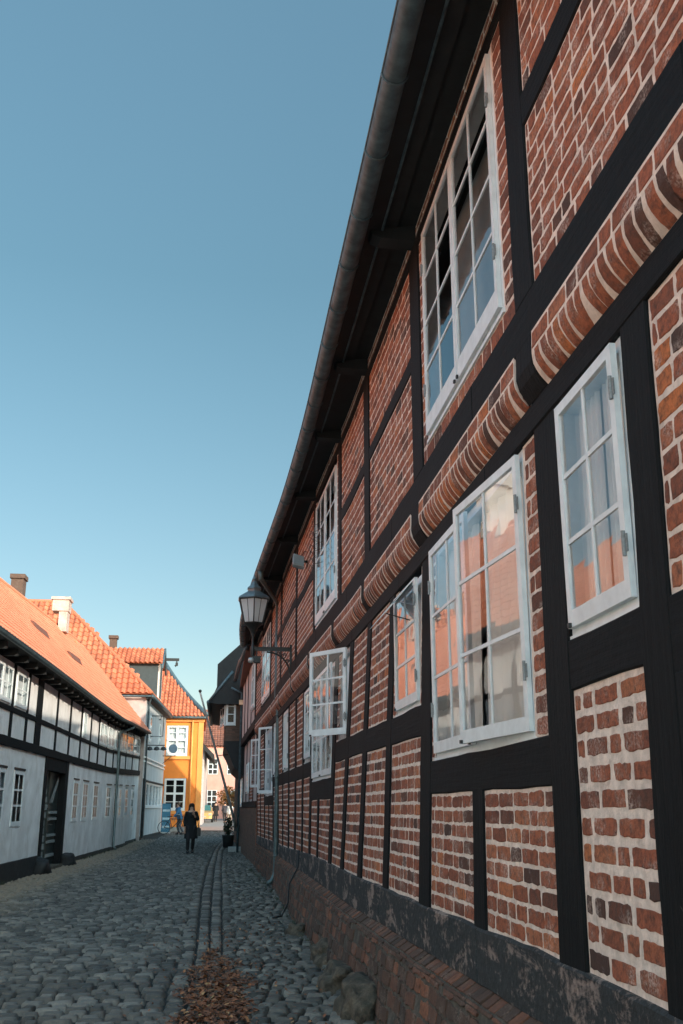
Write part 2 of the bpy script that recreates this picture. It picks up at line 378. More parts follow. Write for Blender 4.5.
def window(parent,M,u0,u1,v0,v1,cols=2,rows=3,leaves=1,fr=.055,off=.012,open_=None,label=None,curtain=True,hinges=True,st=.05,mun=.022,fm=None,glass=None,room=.22,sill=True,bot=None,rm=None):
    fb=MB(); fb.mbox(M,u0,u0+fr,v0,v1,-.10,off,nu=1); fb.mbox(M,u1-fr,u1,v0,v1,-.10,off)
    nu=max(1,int((u1-u0)/.5))
    fb.mbox(M,u0+fr,u1-fr,v0,v0+fr,-.10,off-.001,nu=nu); fb.mbox(M,u0+fr,u1-fr,v1-fr,v1,-.10,off-.001,nu=nu)
    if sill: fb.mbox(M,u0-.01,u1+.01,v0-.02,v0+.006,-.02,off+.012,nu=nu)
    w=fb.build('window',fm or m_white,parent)
    if label: w['label']=label
    g=.006; W=(u1-u0-2*fr+.05); lw=W/leaves
    for k in range(leaves):
        a0=u0+fr-.025+k*lw; a1=a0+lw
        # near leaf hinges at small u, far leaf at large u
        if leaves==1: side=1
        else: side=1 if k==0 else -1
        uh=a0+g if side==1 else a1-g
        ang=(open_[k] if open_ else 0.)
        L=leafmap(M,uh,v0,off+.001,side,ang); cb=MB(); gb=MB()
        leaf(cb,gb,L,lw-2*g,v0+fr*.6,v1-fr*.5,cols,rows,st=st,mun=mun,bot=bot)
        if hinges:
            for zz in (v0+(v1-v0)*.22,v0+(v1-v0)*.80):
                hb=MB()
                hb.tube([L(.012,zz-.05,.032),L(.012,zz+.05,.032)],.009,8)
                hb.mbox(L,-.012,.04,zz-.035,zz+.035,.024,.030); hb.build('hinge',m_hinge,w)
            hb=MB(); hb.mbox(L,(lw-2*g)-.045,(lw-2*g)-.02,v0+fr*.6+.0,v0+fr*.6+.02,.026,.040); hb.build('catch',m_iron,w)
        cb.build('casement',m_white,w); gb.build('glass',glass or m_glass,w)
    # flat backing with the room's gloom in its colour, and curtain
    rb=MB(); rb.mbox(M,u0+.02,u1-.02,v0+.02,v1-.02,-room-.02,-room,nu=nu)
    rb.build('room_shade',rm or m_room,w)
    if curtain:
        kb=MB()
        for (ca,cbb) in ((.0,.47),(.53,1.)):
            n=40; A=u0+fr+(u1-u0-2*fr)*ca; B=u0+fr+(u1-u0-2*fr)*cbb; ph=random.random()*9
            vs=[]
            for i in range(n+1):
                u=A+(B-A)*i/n; o=-.075+.018*math.sin(i*.9+ph+nz(i*.3,ph)*2)
                vs+= [M(u,v0+fr,o),M(u,v1-fr,o*.9-.008)]
            kb.add(vs,[(2*i,2*i+2,2*i+3,2*i+1) for i in range(n)])
        kb.build('curtain',m_curt,w,smooth=True)
    return w

# ================================================================== RIGHT HOUSE
H=thing('timber_framed_house','long red brick house with black timber frame and white casements filling the right side','house',(1.45,12,0))
def zs(y): return interp([(0,.955),(15,.955),(17.5,.92),(20,.885),(30,.86)],y,1)
def part(name,mat,fn,label=None,smooth=False,parent=H):
    mb=MB(); fn(mb); o=mb.build(name,mat,parent,smooth)
    if label: o['label']=label
    return o
TH=.014
# posts lower (y0,y1,z0,z1)
for a in ((3.19,3.44,.955,3.47),(2.95,3.188,.955,2.03),(4.23,4.57,.955,3.47),(7.09,7.43,.955,3.47),(8.64,8.87,.955,3.47),(9.94,10.18,.955,3.47),
          (11.21,11.45,.955,3.47),(12.38,12.68,.955,3.47),(13.95,14.13,.955,1.72),(15.0,15.25,.94,3.47),(16.28,16.48,.93,3.47),(17.5,17.75,.92,3.47),
          (18.85,19.05,.90,3.47),(20.35,20.5,.885,3.47),(21.6,21.78,.88,3.47),(23.15,23.35,.87,3.47),(25.87,26.08,.86,3.47),(27.4,27.55,.86,3.47),(28.85,29.1,.86,3.47),
          (5.74,5.97,.955,1.70),(24.5,24.62,.86,1.67),(1.2,1.5,.95,3.47)):
    part('post',m_timv,lambda mb:timberbox(mb,MR,a[0],a[1],a[2]-.02,a[3]+.02,-.16,TH))
rails=((3.44,4.23,2.10,2.32),(1.5,3.19,2.02,2.31),(4.57,7.09,1.695,1.925),(7.43,8.64,2.125,2.355),(8.87,9.94,2.13,2.36),(10.18,11.21,2.135,2.37),(11.45,12.38,2.14,2.375),
       (12.68,15.0,1.71,1.97),(15.25,16.28,2.05,2.28),(16.48,17.5,2.05,2.28),(17.75,18.85,2.05,2.28),(19.05,20.35,2.05,2.28),(20.5,21.6,2.05,2.28),(21.78,23.15,2.05,2.28),(23.35,25.87,1.66,1.88),(26.08,27.4,1.97,2.1),(27.55,28.85,1.97,2.1))
for a in rails:
    part('rail',m_timh,lambda mb:timberbox(mb,MR,a[0]-.01,a[1]+.01,a[2],a[3],-.16,TH-.003))
# sole plate
def sole(mb):
    y=-.3
    while y<29.1:
        e=min(y+3.1,29.1); timberbox(mb,lambda u,v,o:MR(u,v*(1)+(zs(u)-.955)*(v-.65)/.305+.008*nz(u*3,v),o),y,e,.65,.955,-.2,TH+.012,.2,.012,.012); y=e
part('sole_plate',m_sole,sole,'sole beam of peeling black tar over pinkish plaster')
# lower plate beam and upper storey beam
def longbeam(M,z0,z1,o1,y0=-.3,y1=29.1,seg=2.9):
    def fn(mb):
        y=y0
        while y<y1-.05:
            e=min(y+seg,y1); timberbox(mb,M,y,e-.002,z0,z1,-.2,o1,.3,.008,.008); y=e
    return fn
part('plate_beam',m_timh,longbeam(MR,3.455,3.605,TH+.006))
part('storey_beam',m_timh,longbeam(MU,3.875,4.125,TH+.006))
part('top_beam',m_timh,longbeam(MU,6.09,6.19,TH))
# posts upper
for a in ((4.27,4.57),(7.05,7.42),(9.66,9.98),(11.82,12.05),(14.42,14.62),(17.1,17.33),(20.25,20.6),(23.3,23.55),(26.3,26.5),(28.85,29.1),(1.2,1.5)):
    part('post',m_timv,lambda mb:timberbox(mb,MU,a[0],a[1],4.12,6.1,-.14,TH))
for a in ((1.5,4.27,5.085,5.285),(7.42,9.66,5.11,5.255),(9.98,11.82,5.075,5.225),(14.62,17.1,4.98,5.14),(17.33,20.25,5.08,5.24),(20.6,23.3,5.1,5.24),(26.5,28.85,5.1,5.24)):
    part('rail',m_timh,lambda mb:timberbox(mb,MU,a[0]-.01,a[1]+.01,a[2],a[3],-.14,TH-.003))
# joist ends
joists=[(1.3,1.6),(4.31,4.60),(7.2,7.52),(9.97,10.2),(12.34,12.6),(15.02,15.25),(17.85,18.05),(20.6,20.8),(22.95,23.1),(25.9,26.05),(28.8,29.1)]
PROF=[(.082,3.888),(.084,3.83),(.086,3.79),(.087,3.755),(.081,3.712),(.064,3.672),(.042,3.640),(.020,3.614),(.003,3.597)]
def prof(t):
    t=max(0,min(1,t))*(len(PROF)-1); i=min(int(t),len(PROF)-2); f=t-i
    return (PROF[i][0]+(PROF[i+1][0]-PROF[i][0])*f, PROF[i][1]+(PROF[i+1][1]-PROF[i][1])*f)
def MC(u,t,o):
    a=prof(t); b=prof(min(1,t+.03)); c=prof(max(0,t-.03)); do=b[0]-c[0]; dz=b[1]-c[1]; l=math.hypot(do,dz)
    return MR(u,3.5,a[0]+(-dz/l)*o)+Vector((0,0,a[1]+(do/l)*o-3.5))
for a in joists:
    def fn(mb):
        n=10; vs=[]
        pr=[(.08,3.89),(.082,3.80),(.085,3.74),(.070,3.68),(.04,3.63),(.02,3.60)]
        for u in (a[0],a[0]+.02,a[1]-.02,a[1]):
            ins=0 if a[0]<u<a[1] else .012
            vs+=[MR(u,3.5,o-ins)+Vector((0,0,z-3.5)) for o,z in pr]
        k=len(pr); fs=[(i*k+j,(i+1)*k+j,(i+1)*k+j+1,i*k+j+1) for i in range(3) for j in range(k-1)]
        mb.add(vs,fs)
        mb.mbox(MR,a[0],a[1],3.60,3.88,-.1,.0)
    part('joist_end',m_timv,fn)
segs=[(-.3,1.3)]+[(joists[i][1],joists[i+1][0]) for i in range(len(joists)-1)]
for a in segs:
    y0,y1=a[0]+.008,a[1]-.008
    def fm(mb):
        n=12; nu=max(2,int((y1-y0)/.3)); vs=[]
        for i in range(nu+1):
            u=y0+(y1-y0)*i/nu
            for j in range(n+1): vs.append(MC(u,j/n,.0005))
        fs=[(i*(n+1)+j,i*(n+1)+j+1,(i+1)*(n+1)+j+1,(i+1)*(n+1)+j) for i in range(nu) for j in range(n)]
        mb.add(vs,fs)
        for u in (y0,y1):
            mb.add([MC(u,j/n,.0005) for j in range(n+1)]+[MR(u,3.5,-.02)+Vector((0,0,.10)),MR(u,3.5,-.02)+Vector((0,0,.38))],[tuple(range(n+3))])
    mo=part('cornice_bed',m_mortar,fm)
    def fb(mb):
        u=y0+.01
        while u<y1-.05:
            e=min(u+random.choice([.235,.235,.23,.12]),y1-.01)
            brick(mb,MC,u,e,.04,.265,.0035,min(1,lodof(u)),.0015 if u<15 else 0); u=e+.02
        u=y0+.012
        while u<y1-.05:
            w=random.uniform(.058,.073); ld=0 if u<9 else 1 if u<14 else 2
            # curved header: split along t
            n=7 if ld<2 else 4; tt=random.betavariate(1.6,1.5); sk=random.gauss(0,.003)
            vs=[]
            for j in range(n+1):
                t=.325+(.94-.325)*j/n
                e=.0035*math.sin(math.pi*j/n)
                for q,(du,o) in enumerate(((0,-.012),(.000,.001),(.006,.0042),(w-.006,.0042),(w,.001),(w,-.012))):
                    jj=random.gauss(0,.0012) if ld<2 else 0
                    oo=o if 0<j<n else min(o,.001)
                    vs.append(MC(u+du+sk*j+jj-(e if du<w/2 else -e),t,oo))
            fs=[(j*6+q,j*6+q+1,(j+1)*6+q+1,(j+1)*6+q) for j in range(n) for q in range(5)]
            fs+=[(0,1,2,3,4,5),tuple(n*6+q for q in range(5,-1,-1))]
            mb.add(vs,fs,tt); u+=w+random.uniform(.022,.034)
    part('brick_cornice',m_brick,fb,parent=mo)

# brick panels: mortar sheet part with its bricks as sub-part
def panel(M,y0,y1,z0,z1,ch=.099,label=None,ml=.019):
    mb=MB(); mortar_sheet(mb,M,y0-.02,y1+.02,z0-.02,z1+.02)
    p=mb.build('brick_panel',m_mortar,H)
    b=MB(); brick_rows(b,M,y0,y1,z0,z1,.002,ch,ml=ml); b.build('brickwork',m_brick,p)
    return p
zt=3.455
LP=[(3.44,4.23,.955,2.10,.106,.034),(4.57,5.74,.955,1.695,.093,.02),(5.97,7.09,.955,1.695,.093,.02),(7.43,8.64,.955,2.125,.098,.022),(8.87,9.94,.955,2.13,.098,.022),(10.18,11.21,.955,2.135),(11.45,12.38,.955,2.14),
    (12.68,13.95,.955,1.71),(14.13,15.0,.955,1.71),(15.25,16.28,.93,2.05),(16.48,17.5,.92,2.05),(17.75,18.85,.91,2.05),(19.05,20.35,.89,2.05),(20.5,21.6,.88,2.05),(21.78,23.15,.875,2.05),(23.35,24.5,.87,1.66),(24.62,25.87,.87,1.66),
    (26.08,27.4,.86,1.97),(27.55,28.85,.86,1.97),(26.08,27.4,2.1,zt),
    (1.5,2.95,.955,2.02),(-.3,1.2,.95,zt),
    (8.87,9.94,2.36,zt),(10.18,11.21,2.37,zt),(16.48,17.5,2.28,zt),(17.75,18.85,2.28,zt),(1.5,3.19,2.31,zt),
    (20.5,21.6,2.28,zt),
    (4.57,4.78,1.925,zt),(6.99,7.09,1.925,zt),(7.43,7.50,2.355,zt),(8.50,8.64,2.355,zt),(12.2,12.38,2.385,zt)]
for a in LP: panel(MR,*a[:4],*(a[4:5] or (.099,)),ml=(a[5] if len(a)>5 else .019))
UP=[(1.5,4.27,4.125,5.085),(1.5,4.27,5.285,6.09),(4.57,4.78,4.27,6.09),(6.88,7.05,4.27,6.09),(4.57,7.05,4.125,4.26),
    (7.42,9.66,4.125,5.11),(7.42,9.66,5.255,6.09),(9.98,11.82,4.125,5.075),(9.98,11.82,5.225,6.09),(12.05,12.2,4.125,6.09),(14.3,14.42,4.125,6.09),
    (14.62,17.1,4.125,4.98),(14.62,17.1,5.14,6.09),(17.33,20.25,4.125,5.08),(17.33,20.25,5.24,6.09),(20.6,23.3,4.125,5.1),(20.6,23.3,5.24,6.09),(26.5,28.85,4.125,5.1),(26.5,28.85,5.24,6.09),(-.3,1.2,4.125,6.09)]
for a in UP: panel(MU,*a)
# frieze under the eaves
panel(MU,-.3,29.0,6.19,6.33,.07)
# timber lintel above upper windows
# windows
def lab(s): return s
W=[]
window(H,MR,3.45,4.24,2.33,3.455,2,3,1,.06,-.010,label='single casement nearest the camera with two columns of panes')
window(H,MR,4.79,6.99,1.93,3.455,2,3,2,.06,-.008,open_=(R(4.5),R(.4)),label='wide double casement at ground floor with its near leaf slightly ajar')
wc=window(H,MR,7.50,8.50,2.36,3.40,2,3,1,.06,-.010,label='small casement with its top flap propped open')
fl=MB(); gb=MB(); Lm=lambda a,v,t: MR(7.62+a,3.36,.05)+Vector((-(math.sin(R(40))*(3.36-v))-t*.75,0,-(3.36-v)*math.cos(R(40))-t*.6))
leaf(fl,gb,Lm,.76,3.02,3.36,1,1,.04,.02,.03,bot=.04); fl.build('top_flap',m_white,wc); gb.build('glass',m_glass,wc)
fl=MB(); fl.tube([MR(7.7,3.05,.05),MR(7.7,3.1,.25)],.005,6); fl.build('stay',m_iron,wc)
window(H,MR,11.46,12.2,2.385,3.455,2,3,1,.06,-.010,open_=(R(34),),label='casement with its leaf swung wide open over the street',st=.05,fm=m_whitepeel)
window(H,MR,12.69,14.99,1.98,3.455,2,3,2,.06,-.010,open_=(0,R(0)),label='double casement behind the open leaf')
window(H,MR,15.26,16.27,2.29,3.455,2,3,1,.10,-.010,fm=m_whitepeel)
window(H,MR,19.06,20.34,2.29,3.455,2,3,2,.06,-.010)
window(H,MR,21.79,23.14,2.29,3.455,2,3,2,.06,-.010)
window(H,MR,24.66,25.86,1.89,3.455,2,3,2,.05,-.010)
window(H,MR,23.36,24.6,1.89,3.455,2,3,2,.05,-.010,open_=(R(33),0),label='far double casement with near leaf swung open')
window(H,MR,27.56,28.84,2.11,3.455,2,3,2,.05,-.010,open_=(R(24),0),label='last ground floor casement, swung open at the house corner')
window(H,MU,4.79,6.87,4.275,6.075,2,4,2,.055,.0,label='tall upper double casement of sixteen panes nearest the camera',curtain=False,st=.048,bot=.13,rm=m_roomb)
window(H,MU,12.2,14.3,4.14,6.0,2,4,2,.055,.0,label='tall upper double casement in the middle of the front',curtain=False,bot=.13,rm=m_roomb)
window(H,MU,23.56,26.28,4.2,5.95,2,4,2,.055,.0,label='tall upper double casement behind the lamp',curtain=False,bot=.13,rm=m_roomb)
# eave: soffit, bracket ends, gutter, roof
GUT=[(-2,.965),(6,.965),(9,.945),(11.3,.935),(14.2,.855),(17.8,.685),(20.9,.535),(23,.435),(25.2,.375),(27,.395),(29.4,.47)]
def gx(y): return sum(interp(GUT,y+d,1) for d in (-1,-.5,0,.5,1))/5
GZ=6.2
def soff(mb):
    ys=[-.5+i*.5 for i in range(60)]; ys[-1]=29.3; vs=[]
    for y in ys:
        wx=MU(y,6.3,0).x; g=gx(y)
        vs+=[(wx+.02,y,6.335),(wx-.16,y,6.335),(wx-.16,y,6.31),((wx-.16+g+.1)/2,y,6.31),((wx-.16+g+.1)/2,y,6.285),(g+.09,y,6.27),(g+.085,y,6.20),(g+.065,y,6.20),(g+.065,y,6.36)]
    k=9; mb.add(vs,[(i*k+j,i*k+j+1,(i+1)*k+j+1,(i+1)*k+j) for i in range(len(ys)-1) for j in range(k-1)])
part('soffit',m_soffit,soff)
part('soffit_batten',m_zinc,lambda mb:mb.tube([((MU(y,6.3,0).x+gx(y))/2-.03,y,6.283) for y in [i*.6-.4 for i in range(49)]],.012,6))
for y in (1.35,4.42,7.24,9.82,11.94,14.52,17.2,20.4,23.4,26.4,28.9):
    def fn(mb):
        wx=MU(y,6.3,0).x; g=gx(y)
        mb.extr([(wx+.0,y-.08,6.20),(wx-.30,y-.08,6.21),(g+.14,y-.08,6.24),(g+.12,y-.08,6.30),(wx,y-.08,6.34)],(0,.16,0))
    part('rafter_end',m_soffit,fn)
def gut(mb):
    ys=[-.5+i*.4 for i in range(75)]; n=12; vs=[]
    for y in ys:
        for k in range(n+1):
            a=math.pi*k/n; vs.append((gx(y)-.080*math.cos(a),y,GZ+.02-.080*math.sin(a)+.004*nz(y)))
    k=n+1; mb.add(vs,[(i*k+j,(i+1)*k+j,(i+1)*k+j+1,i*k+j+1) for i in range(len(ys)-1) for j in range(n)])
    mb.tube([(gx(y)-.080,y,GZ+.025) for y in ys],.010,8)
go=part('gutter',m_zinc,gut,'weathered grey zinc half-round gutter',True)
def gbr():
    y=-.2
    while y<29:
        mb=MB(); mb.tube([(gx(y)+.086*math.cos(math.pi*k/10),y,GZ+.02-.086*math.sin(math.pi*k/10)) for k in range(11)],.008,6); mb.build('gutter_bracket',m_zinc,go)
        y+=.78
gbr()
def pipe(mb):
    px,py=1.09,21.6
    ox,oy=gx(19.2)+.0,19.2
    mb.tube([(ox,oy,6.17),(ox,oy,5.95)],.05,12)
    mb.tube([(ox,oy,6.02),(ox+.03,oy+.12,5.98),(px-.06,py-.3,5.98),(px-.01,py-.02,5.93),(px,py,5.7)],.045,12)
    pts=[(px,py,5.8),(px,py,4.0),(px+.005,py,3.87),(px+.04,py,3.72),(px+.05,py,3.55),(px+.05,py,.5),(px+.04,py,.3),(px-.02,py-.06,.17),(px-.11,py-.12,.11)]
    mb.tube(pts,.047,14)
    for z in (.62,2.2,3.5,5.3): mb.tube([(px+(.05 if z<3.6 else 0),py,z),(px+(.05 if z<3.6 else 0),py,z+.05)],.054,14)
part('downpipe',m_zincb,pipe,'grey-green downpipe with a swan neck and kicked-out shoe',True)
def pantile(mb,O,U,V,nu,nv,tw,tl,clip=None,amp=.030,seg=6,step=.022):
    """O lower-left corner, U along eave, V up slope, unit vectors; nu x nv tiles."""
    O=Vector(O);U=Vector(U).normalized();V=Vector(V).normalized();Nn=U.cross(V).normalized()
    if Nn.z<0: Nn=-Nn
    for j in range(nv):
        for i in range(nu):
            if clip and not clip((i+.5)*tw,(j+.5)*tl): continue
            t=random.random(); dj=random.gauss(0,.004); vs=[]
            for k in range(seg+1):
                a=k/seg; h=amp*(math.sin(a*2*math.pi-.5*math.pi)*.5+.5) if seg>2 else 0
                for b,lift in ((0,step),(1,0)):
                    vs.append(O+U*((i+a)*tw)+V*((j+b)*tl-(0.02 if b==0 else 0)+dj)+Nn*(h+lift))
            fs=[(2*k,2*k+2,2*k+3,2*k+1) for k in range(seg)]
            # lower lip
            b0=len(vs); vs+=[vs[2*k]-Nn*step*1.1 for k in range(seg+1)]
            fs+=[(b0+k,b0+k+1,2*k+2,2*k) for k in range(seg)]
            mb.add(vs,fs,t)
# roof: follows the bend in three straight lengths
RX,RZ=5.3,10.55
def rroof(mb):
    for (ya,yb) in ((-.5,12),(12,20),(20,29.4)):
        a=Vector((gx(ya)+.02,ya,6.30)); b=Vector((gx(yb)+.02,yb,6.30))
        mb.add([a,b,(RX,yb,RZ),(RX,ya,RZ)],[(0,1,2,3)])
    mb.add([(RX,-.5,RZ),(RX,29.4,RZ),(9.6,29.4,6.3),(9.6,-.5,6.3)],[(0,1,2,3)])
ro=part('roof',m_tileB,rroof)
def rt(mb):
    for (ya,yb) in ((-.5,12),(12,20),(20,29.4)):
        a=Vector((gx(ya)+.07,ya,6.345)); b=Vector((gx(yb)+.07,yb,6.345)); U=b-a
        V=Vector((RX-a.x,0,RZ-6.3)); L=V.length
        pantile(mb,a,U,V,int(U.length/.245)+1,int(L/.33),.245,.33,seg=4)
ob=MB(); rt(ob); ob.build('roof_tile',m_tileB,ro)
part('house_body',m_whitewall,lambda mb:(mb.extr([(1.9,29.3,.0),(9.4,29.3,.0),(9.4,29.3,6.3),(RX,29.3,RZ-.1),(1.9,29.3,6.9)],(0,-.2,0)),mb.box(9.2,9.4,-.3,29.1,0,6.3),mb.extr([(1.5,-.3,.0),(9.4,-.3,.0),(9.4,-.3,6.3),(RX,-.3,RZ-.1),(1.5,-.3,6.5)],(0,.2,0))))
part('inner_wall',m_dark,lambda mb:(mb.box(1.86,1.95,-.05,29.1,0,6.9)))
part('corner_wall',m_brick,lambda mb:mb.box(.97,1.9,29.05,29.25,0,6.3))
# plinth
PP=[(.0,.662),(.10,.600),(.125,.56),(.16,.35),(.20,.1),(.22,-.15)]
def MP(u,t,o):
    T=t*(len(PP)-1); i=min(int(T),len(PP)-2); f=T-i
    a=PP[i][0]+(PP[i+1][0]-PP[i][0])*f; z=PP[i][1]+(PP[i+1][1]-PP[i][1])*f
    nx=(PP[i+1][1]-PP[i][1]); no=(PP[i+1][0]-PP[i][0]); l=math.hypot(nx,no)
    k=1+.25*nz(u*.8,1); g=.015*nz(u*2.3,z*3,5)
    fade=min(1,max(.35,(30-u)/14)) if u>16 else 1
    return MR(u,.95,a*k*fade+g+(-nx/l)*o)+Vector((0,0,z+(no/l)*o-.95))
def plm(mb):
    n=14; nu=170; vs=[]
    for i in range(nu+1):
        u=-.3+(29.4)*i/nu
        for j in range(n+1): vs.append(MP(u,j/n,-.006+.01*nz(u*5,j)))
    mb.add(vs,[(i*(n+1)+j,i*(n+1)+j+1,(i+1)*(n+1)+j+1,(i+1)*(n+1)+j) for i in range(nu) for j in range(n)])
po=part('brick_plinth',m_plmort,plm,'low battered plinth of dark mossy brick')
def plb(mb):
    u=2.
    while u<29:
        w=random.uniform(.085,.115); brick(mb,MP,u,u+w,.012,.19,.004+random.uniform(-.004,.006),lodof(u+1) ,.002 if u<13 else 0,.02); u+=w+.018
    for r in range(7):
        t0=.235+r*.098; u=2+random.random()*.2
        while u<29:
            w=random.choice([.23,.23,.22,.11])
            if random.random()>.06: brick(mb,MP,u,u+w,t0+random.gauss(0,.004),t0+.080,.003+random.uniform(-.006,.004),lodof(u+1),.0 if u>13 else .006,.02)
            u+=w+.016
ob=MB()
def MPs(u,t,o): return MP(u,t,o)
plb(ob); ob.build('brickwork',m_plinth,po)

# lamp bracket house fittings -------------------------------------------------
def street_lamp():
    Y=18.0; X=.46; zb=4.86
    t=thing('street_lamp','black iron street lamp with six-sided glass lantern on a scrolled wall bracket beside the downpipe','street lamp',(1.17,Y,4.39))
    n=6; rot=R(30)
    ob=MB()
    prof=[(.315,5.30),(.33,5.315),(.31,5.345),(.16,5.44),(.13,5.46),(.13,5.50),(.145,5.51),(.14,5.53),(.09,5.57),(.045,5.64),(.03,5.66),(.03,5.69),(.045,5.70),(.03,5.74),(.008,5.80)]
    ob.lathe((X,Y,0),prof,n,rot=rot); ob.build('hood',simple('lamp_hood_metal',(.13,.155,.165),.32,.4,.25,12,.001),t)  # hood paler than the iron, sky reflection put into its colour
    ob=MB()
    for k in range(n):
        a=rot+2*math.pi*k/n; ob.tube([(X+.19*math.cos(a),Y+.19*math.sin(a),zb),(X+.30*math.cos(a),Y+.30*math.sin(a),5.31)],.011,6)
        b=rot+2*math.pi*(k+1)/n
        ob.tube([(X+.19*math.cos(a),Y+.19*math.sin(a),zb),(X+.19*math.cos(b),Y+.19*math.sin(b),zb)],.014,6)
        ob.tube([(X+.30*math.cos(a),Y+.30*math.sin(a),5.30),(X+.30*math.cos(b),Y+.30*math.sin(b),5.30)],.013,6)
        m=(a+b)/2; r2=.19*math.cos(math.pi/6); r3=.30*math.cos(math.pi/6)
        ob.tube([(X+r2*math.cos(m),Y+r2*math.sin(m),zb),(X+r3*math.cos(m),Y+r3*math.sin(m),5.30)],.005,5)
    ob.build('lantern_frame',m_iron,t)
    ob=MB(); ob.lathe((X,Y,0),[(.185,zb+.005),(.294,5.30)],n,rot=rot); ob.f=[f for f in ob.f if len(f)==4]; ob.t=ob.t[:len(ob.f)]
    ob.build('glass',m_lampglass,t)
    ob=MB(); ob.lathe((X,Y,0),[(.05,zb+.02),(.11,zb+.06),(.13,zb+.20),(.10,zb+.30),(.04,zb+.36)],12); ob.build('diffuser',simple('frosted_lamp_globe',(.72,.76,.78),.35,0,.03,5,0),t,True)
    ob=MB(); ob.lathe((X,Y,0),[(.02,4.12),(.03,4.16),(.02,4.20),(.03,4.26),(.045,4.34),(.045,4.42),(.025,4.46),(.022,4.62),(.05,4.70),(.09,4.78),(.17,4.85),(.19,4.87)],12); ob.build('stem',m_iron,t,True)
    ob=MB(); wx=XW(Y,4.4)-.07
    ob.box(X,wx,Y-.018,Y+.018,4.36,4.42); ob.box(X,wx,Y-.03,Y+.03,4.415,4.43)
    ob.box(wx-.03,wx+.01,Y-.03,Y+.03,3.93,4.48)
    pts=[(wx-.03-.48*math.sin(a)*1.0+0,Y,4.36-.40*(1-math.cos(a))) for a in [0]]
    pts=[(wx-.03+(-.42)*(1-math.cos(a)),Y,3.96+.38*math.sin(a)) for a in [i*math.pi/2/10 for i in range(11)]]
    ob.tube(pts,.016,8)
    for (cx,cz,r) in ((.13,4.27,.055),(.24,4.31,.04),(.07,4.17,.045)):
        ob.tube([(wx-cx+r*(1-i*.045)*math.cos(i*.6),Y,cz+r*(1-i*.045)*math.sin(i*.6)) for i in range(16)],.008,6)
    ob.build('wall_bracket',m_iron,t)
    c=thing('security_camera','small black camera box hung under the street lamp bracket','camera',(X+.08,Y-.05,4.2))
    ob=MB(); ob.box(X-.0,X+.15,Y-.10,Y+.08,4.14,4.25); ob.build('housing',m_iron,c)
    ob=MB(); ob.lathe((X-.02,Y-.06,0),[(.05,4.13),(.062,4.17),(.05,4.22)],12); ob.build('dome',m_zincl,c,True)
    ob=MB(); ob.box(X+.07,X+.09,Y-.01,Y+.01,4.24,4.37); ob.build('hanger',m_iron,c)
street_lamp()
def flood():
    Y=15.5; t=thing('floodlight','grey box floodlight bracketed off the brick upper wall just left of the tall middle window','floodlight',(1.2,Y,5.45))
    ob=MB(); o=[(1.02,Y-.05,5.40),(1.19,Y-.05,5.36),(1.19,Y-.05,5.52),(1.02,Y-.05,5.57)]
    ob.extr(o,(0,.26,0)); ob.build('housing',simple('grey_lamp_housing',(.16,.22,.25),.5,.2,.1,9,.0),t)
    ob=MB(); ob.extr([(1.015,Y-.03,5.395),(1.195,Y-.03,5.352),(1.195,Y-.03,5.358),(1.015,Y-.03,5.402)],(0,.2,0)); ob.build('glass',simple('floodlight_glass',(.35,.48,.53),.15,0,.05,9,0),t)
    ob=MB(); ob.tube([(1.19,Y+.05,5.46),(1.28,Y+.05,5.46)],.02,8); ob.tube([(1.13,Y+.05,5.5),(1.2,Y+.0,5.62),(1.27,Y,5.6)],.008,6); ob.build('arm',m_iron,t)
    w=MB()
    for k in range(7):
        z=4.9+k*.1; w.tube([(MU(14.3-k*.05,z,.03)),(MU(14.0,z+.05,.16)),(MU(13.6+k*.03,z+.02,.18)),(MU(13.2,z-.02,.05))],.0035,5)
    tag(w.build('bird_wire',m_iron),'thin wires strung across the tall middle upper window','wire')
flood()
hs=MB(); hs.tube([MR(16.6,.95,.03),MR(16.55,.7,.05),MR(16.4,.45,.2),MR(16.1,.2,.24),MR(15.7,.06,.36),MR(15.5,.06,.5)],.014,8)
tag(hs.build('drain_hose',m_black,None,True),'thin black hose hanging down the brick plinth to the cobbles','hose')

# boulders -------------------------------------------------------------------
def blob(c,r,seed,sub=3,amp=.25,sq=(1,1,1)):
    import bmesh
    bm=bmesh.new(); bmesh.ops.create_icosphere(bm,subdivisions=sub,radius=1)
    mb=MB(); vs=[]
    for v in bm.verts:
        p=v.co.normalized(); d=1+amp*1.5*nz(p.x*1.3+seed,p.y*1.3,p.z*1.3)+amp*.4*nz(p.x*4,p.y*4+seed,p.z*4)+amp*.15*nz(p.x*11,p.y*11+seed,p.z*11)
        q=Vector((abs(p.x)**.8*(1 if p.x>0 else -1),abs(p.y)**.8*(1 if p.y>0 else -1),abs(p.z)**.8*(1 if p.z>0 else -1)))
        vs.append((c[0]+q.x*r*sq[0]*d,c[1]+q.y*r*sq[1]*d,c[2]+q.z*r*sq[2]*d))
    mb.add(vs,[[l.index for l in f.verts] for f in bm.faces]); bm.free(); return mb
BL=[((1.14,11.3,.07),.20,(.8,1.5,.85),'mossy boulder leaning on the plinth, second farthest of the row of boulders'),
    ((1.13,9.75,.07),.20,(.85,1.7,.85),'long grey-brown boulder in the middle of the row along the plinth foot'),
    ((1.14,8.5,.08),.22,(.8,1.5,.95),'large pointed boulder at the plinth foot nearest the camera'),
    ((1.02,13.7,.04),.16,(.9,1.5,.75),'small round boulder on the cobbles, farthest of those along the plinth'),
    ((1.2,7.2,.05),.26,(.8,2.0,.8),'low boulder just past the lower edge of the picture against the plinth')]
for k,(c,r,sq,l) in enumerate(BL[:4]):
    tag(blob(c,r,k*3.7+1,4,.30,sq).build('boulder',m_stone,None,True),l,'boulder','boulders along the foot of the brick house')

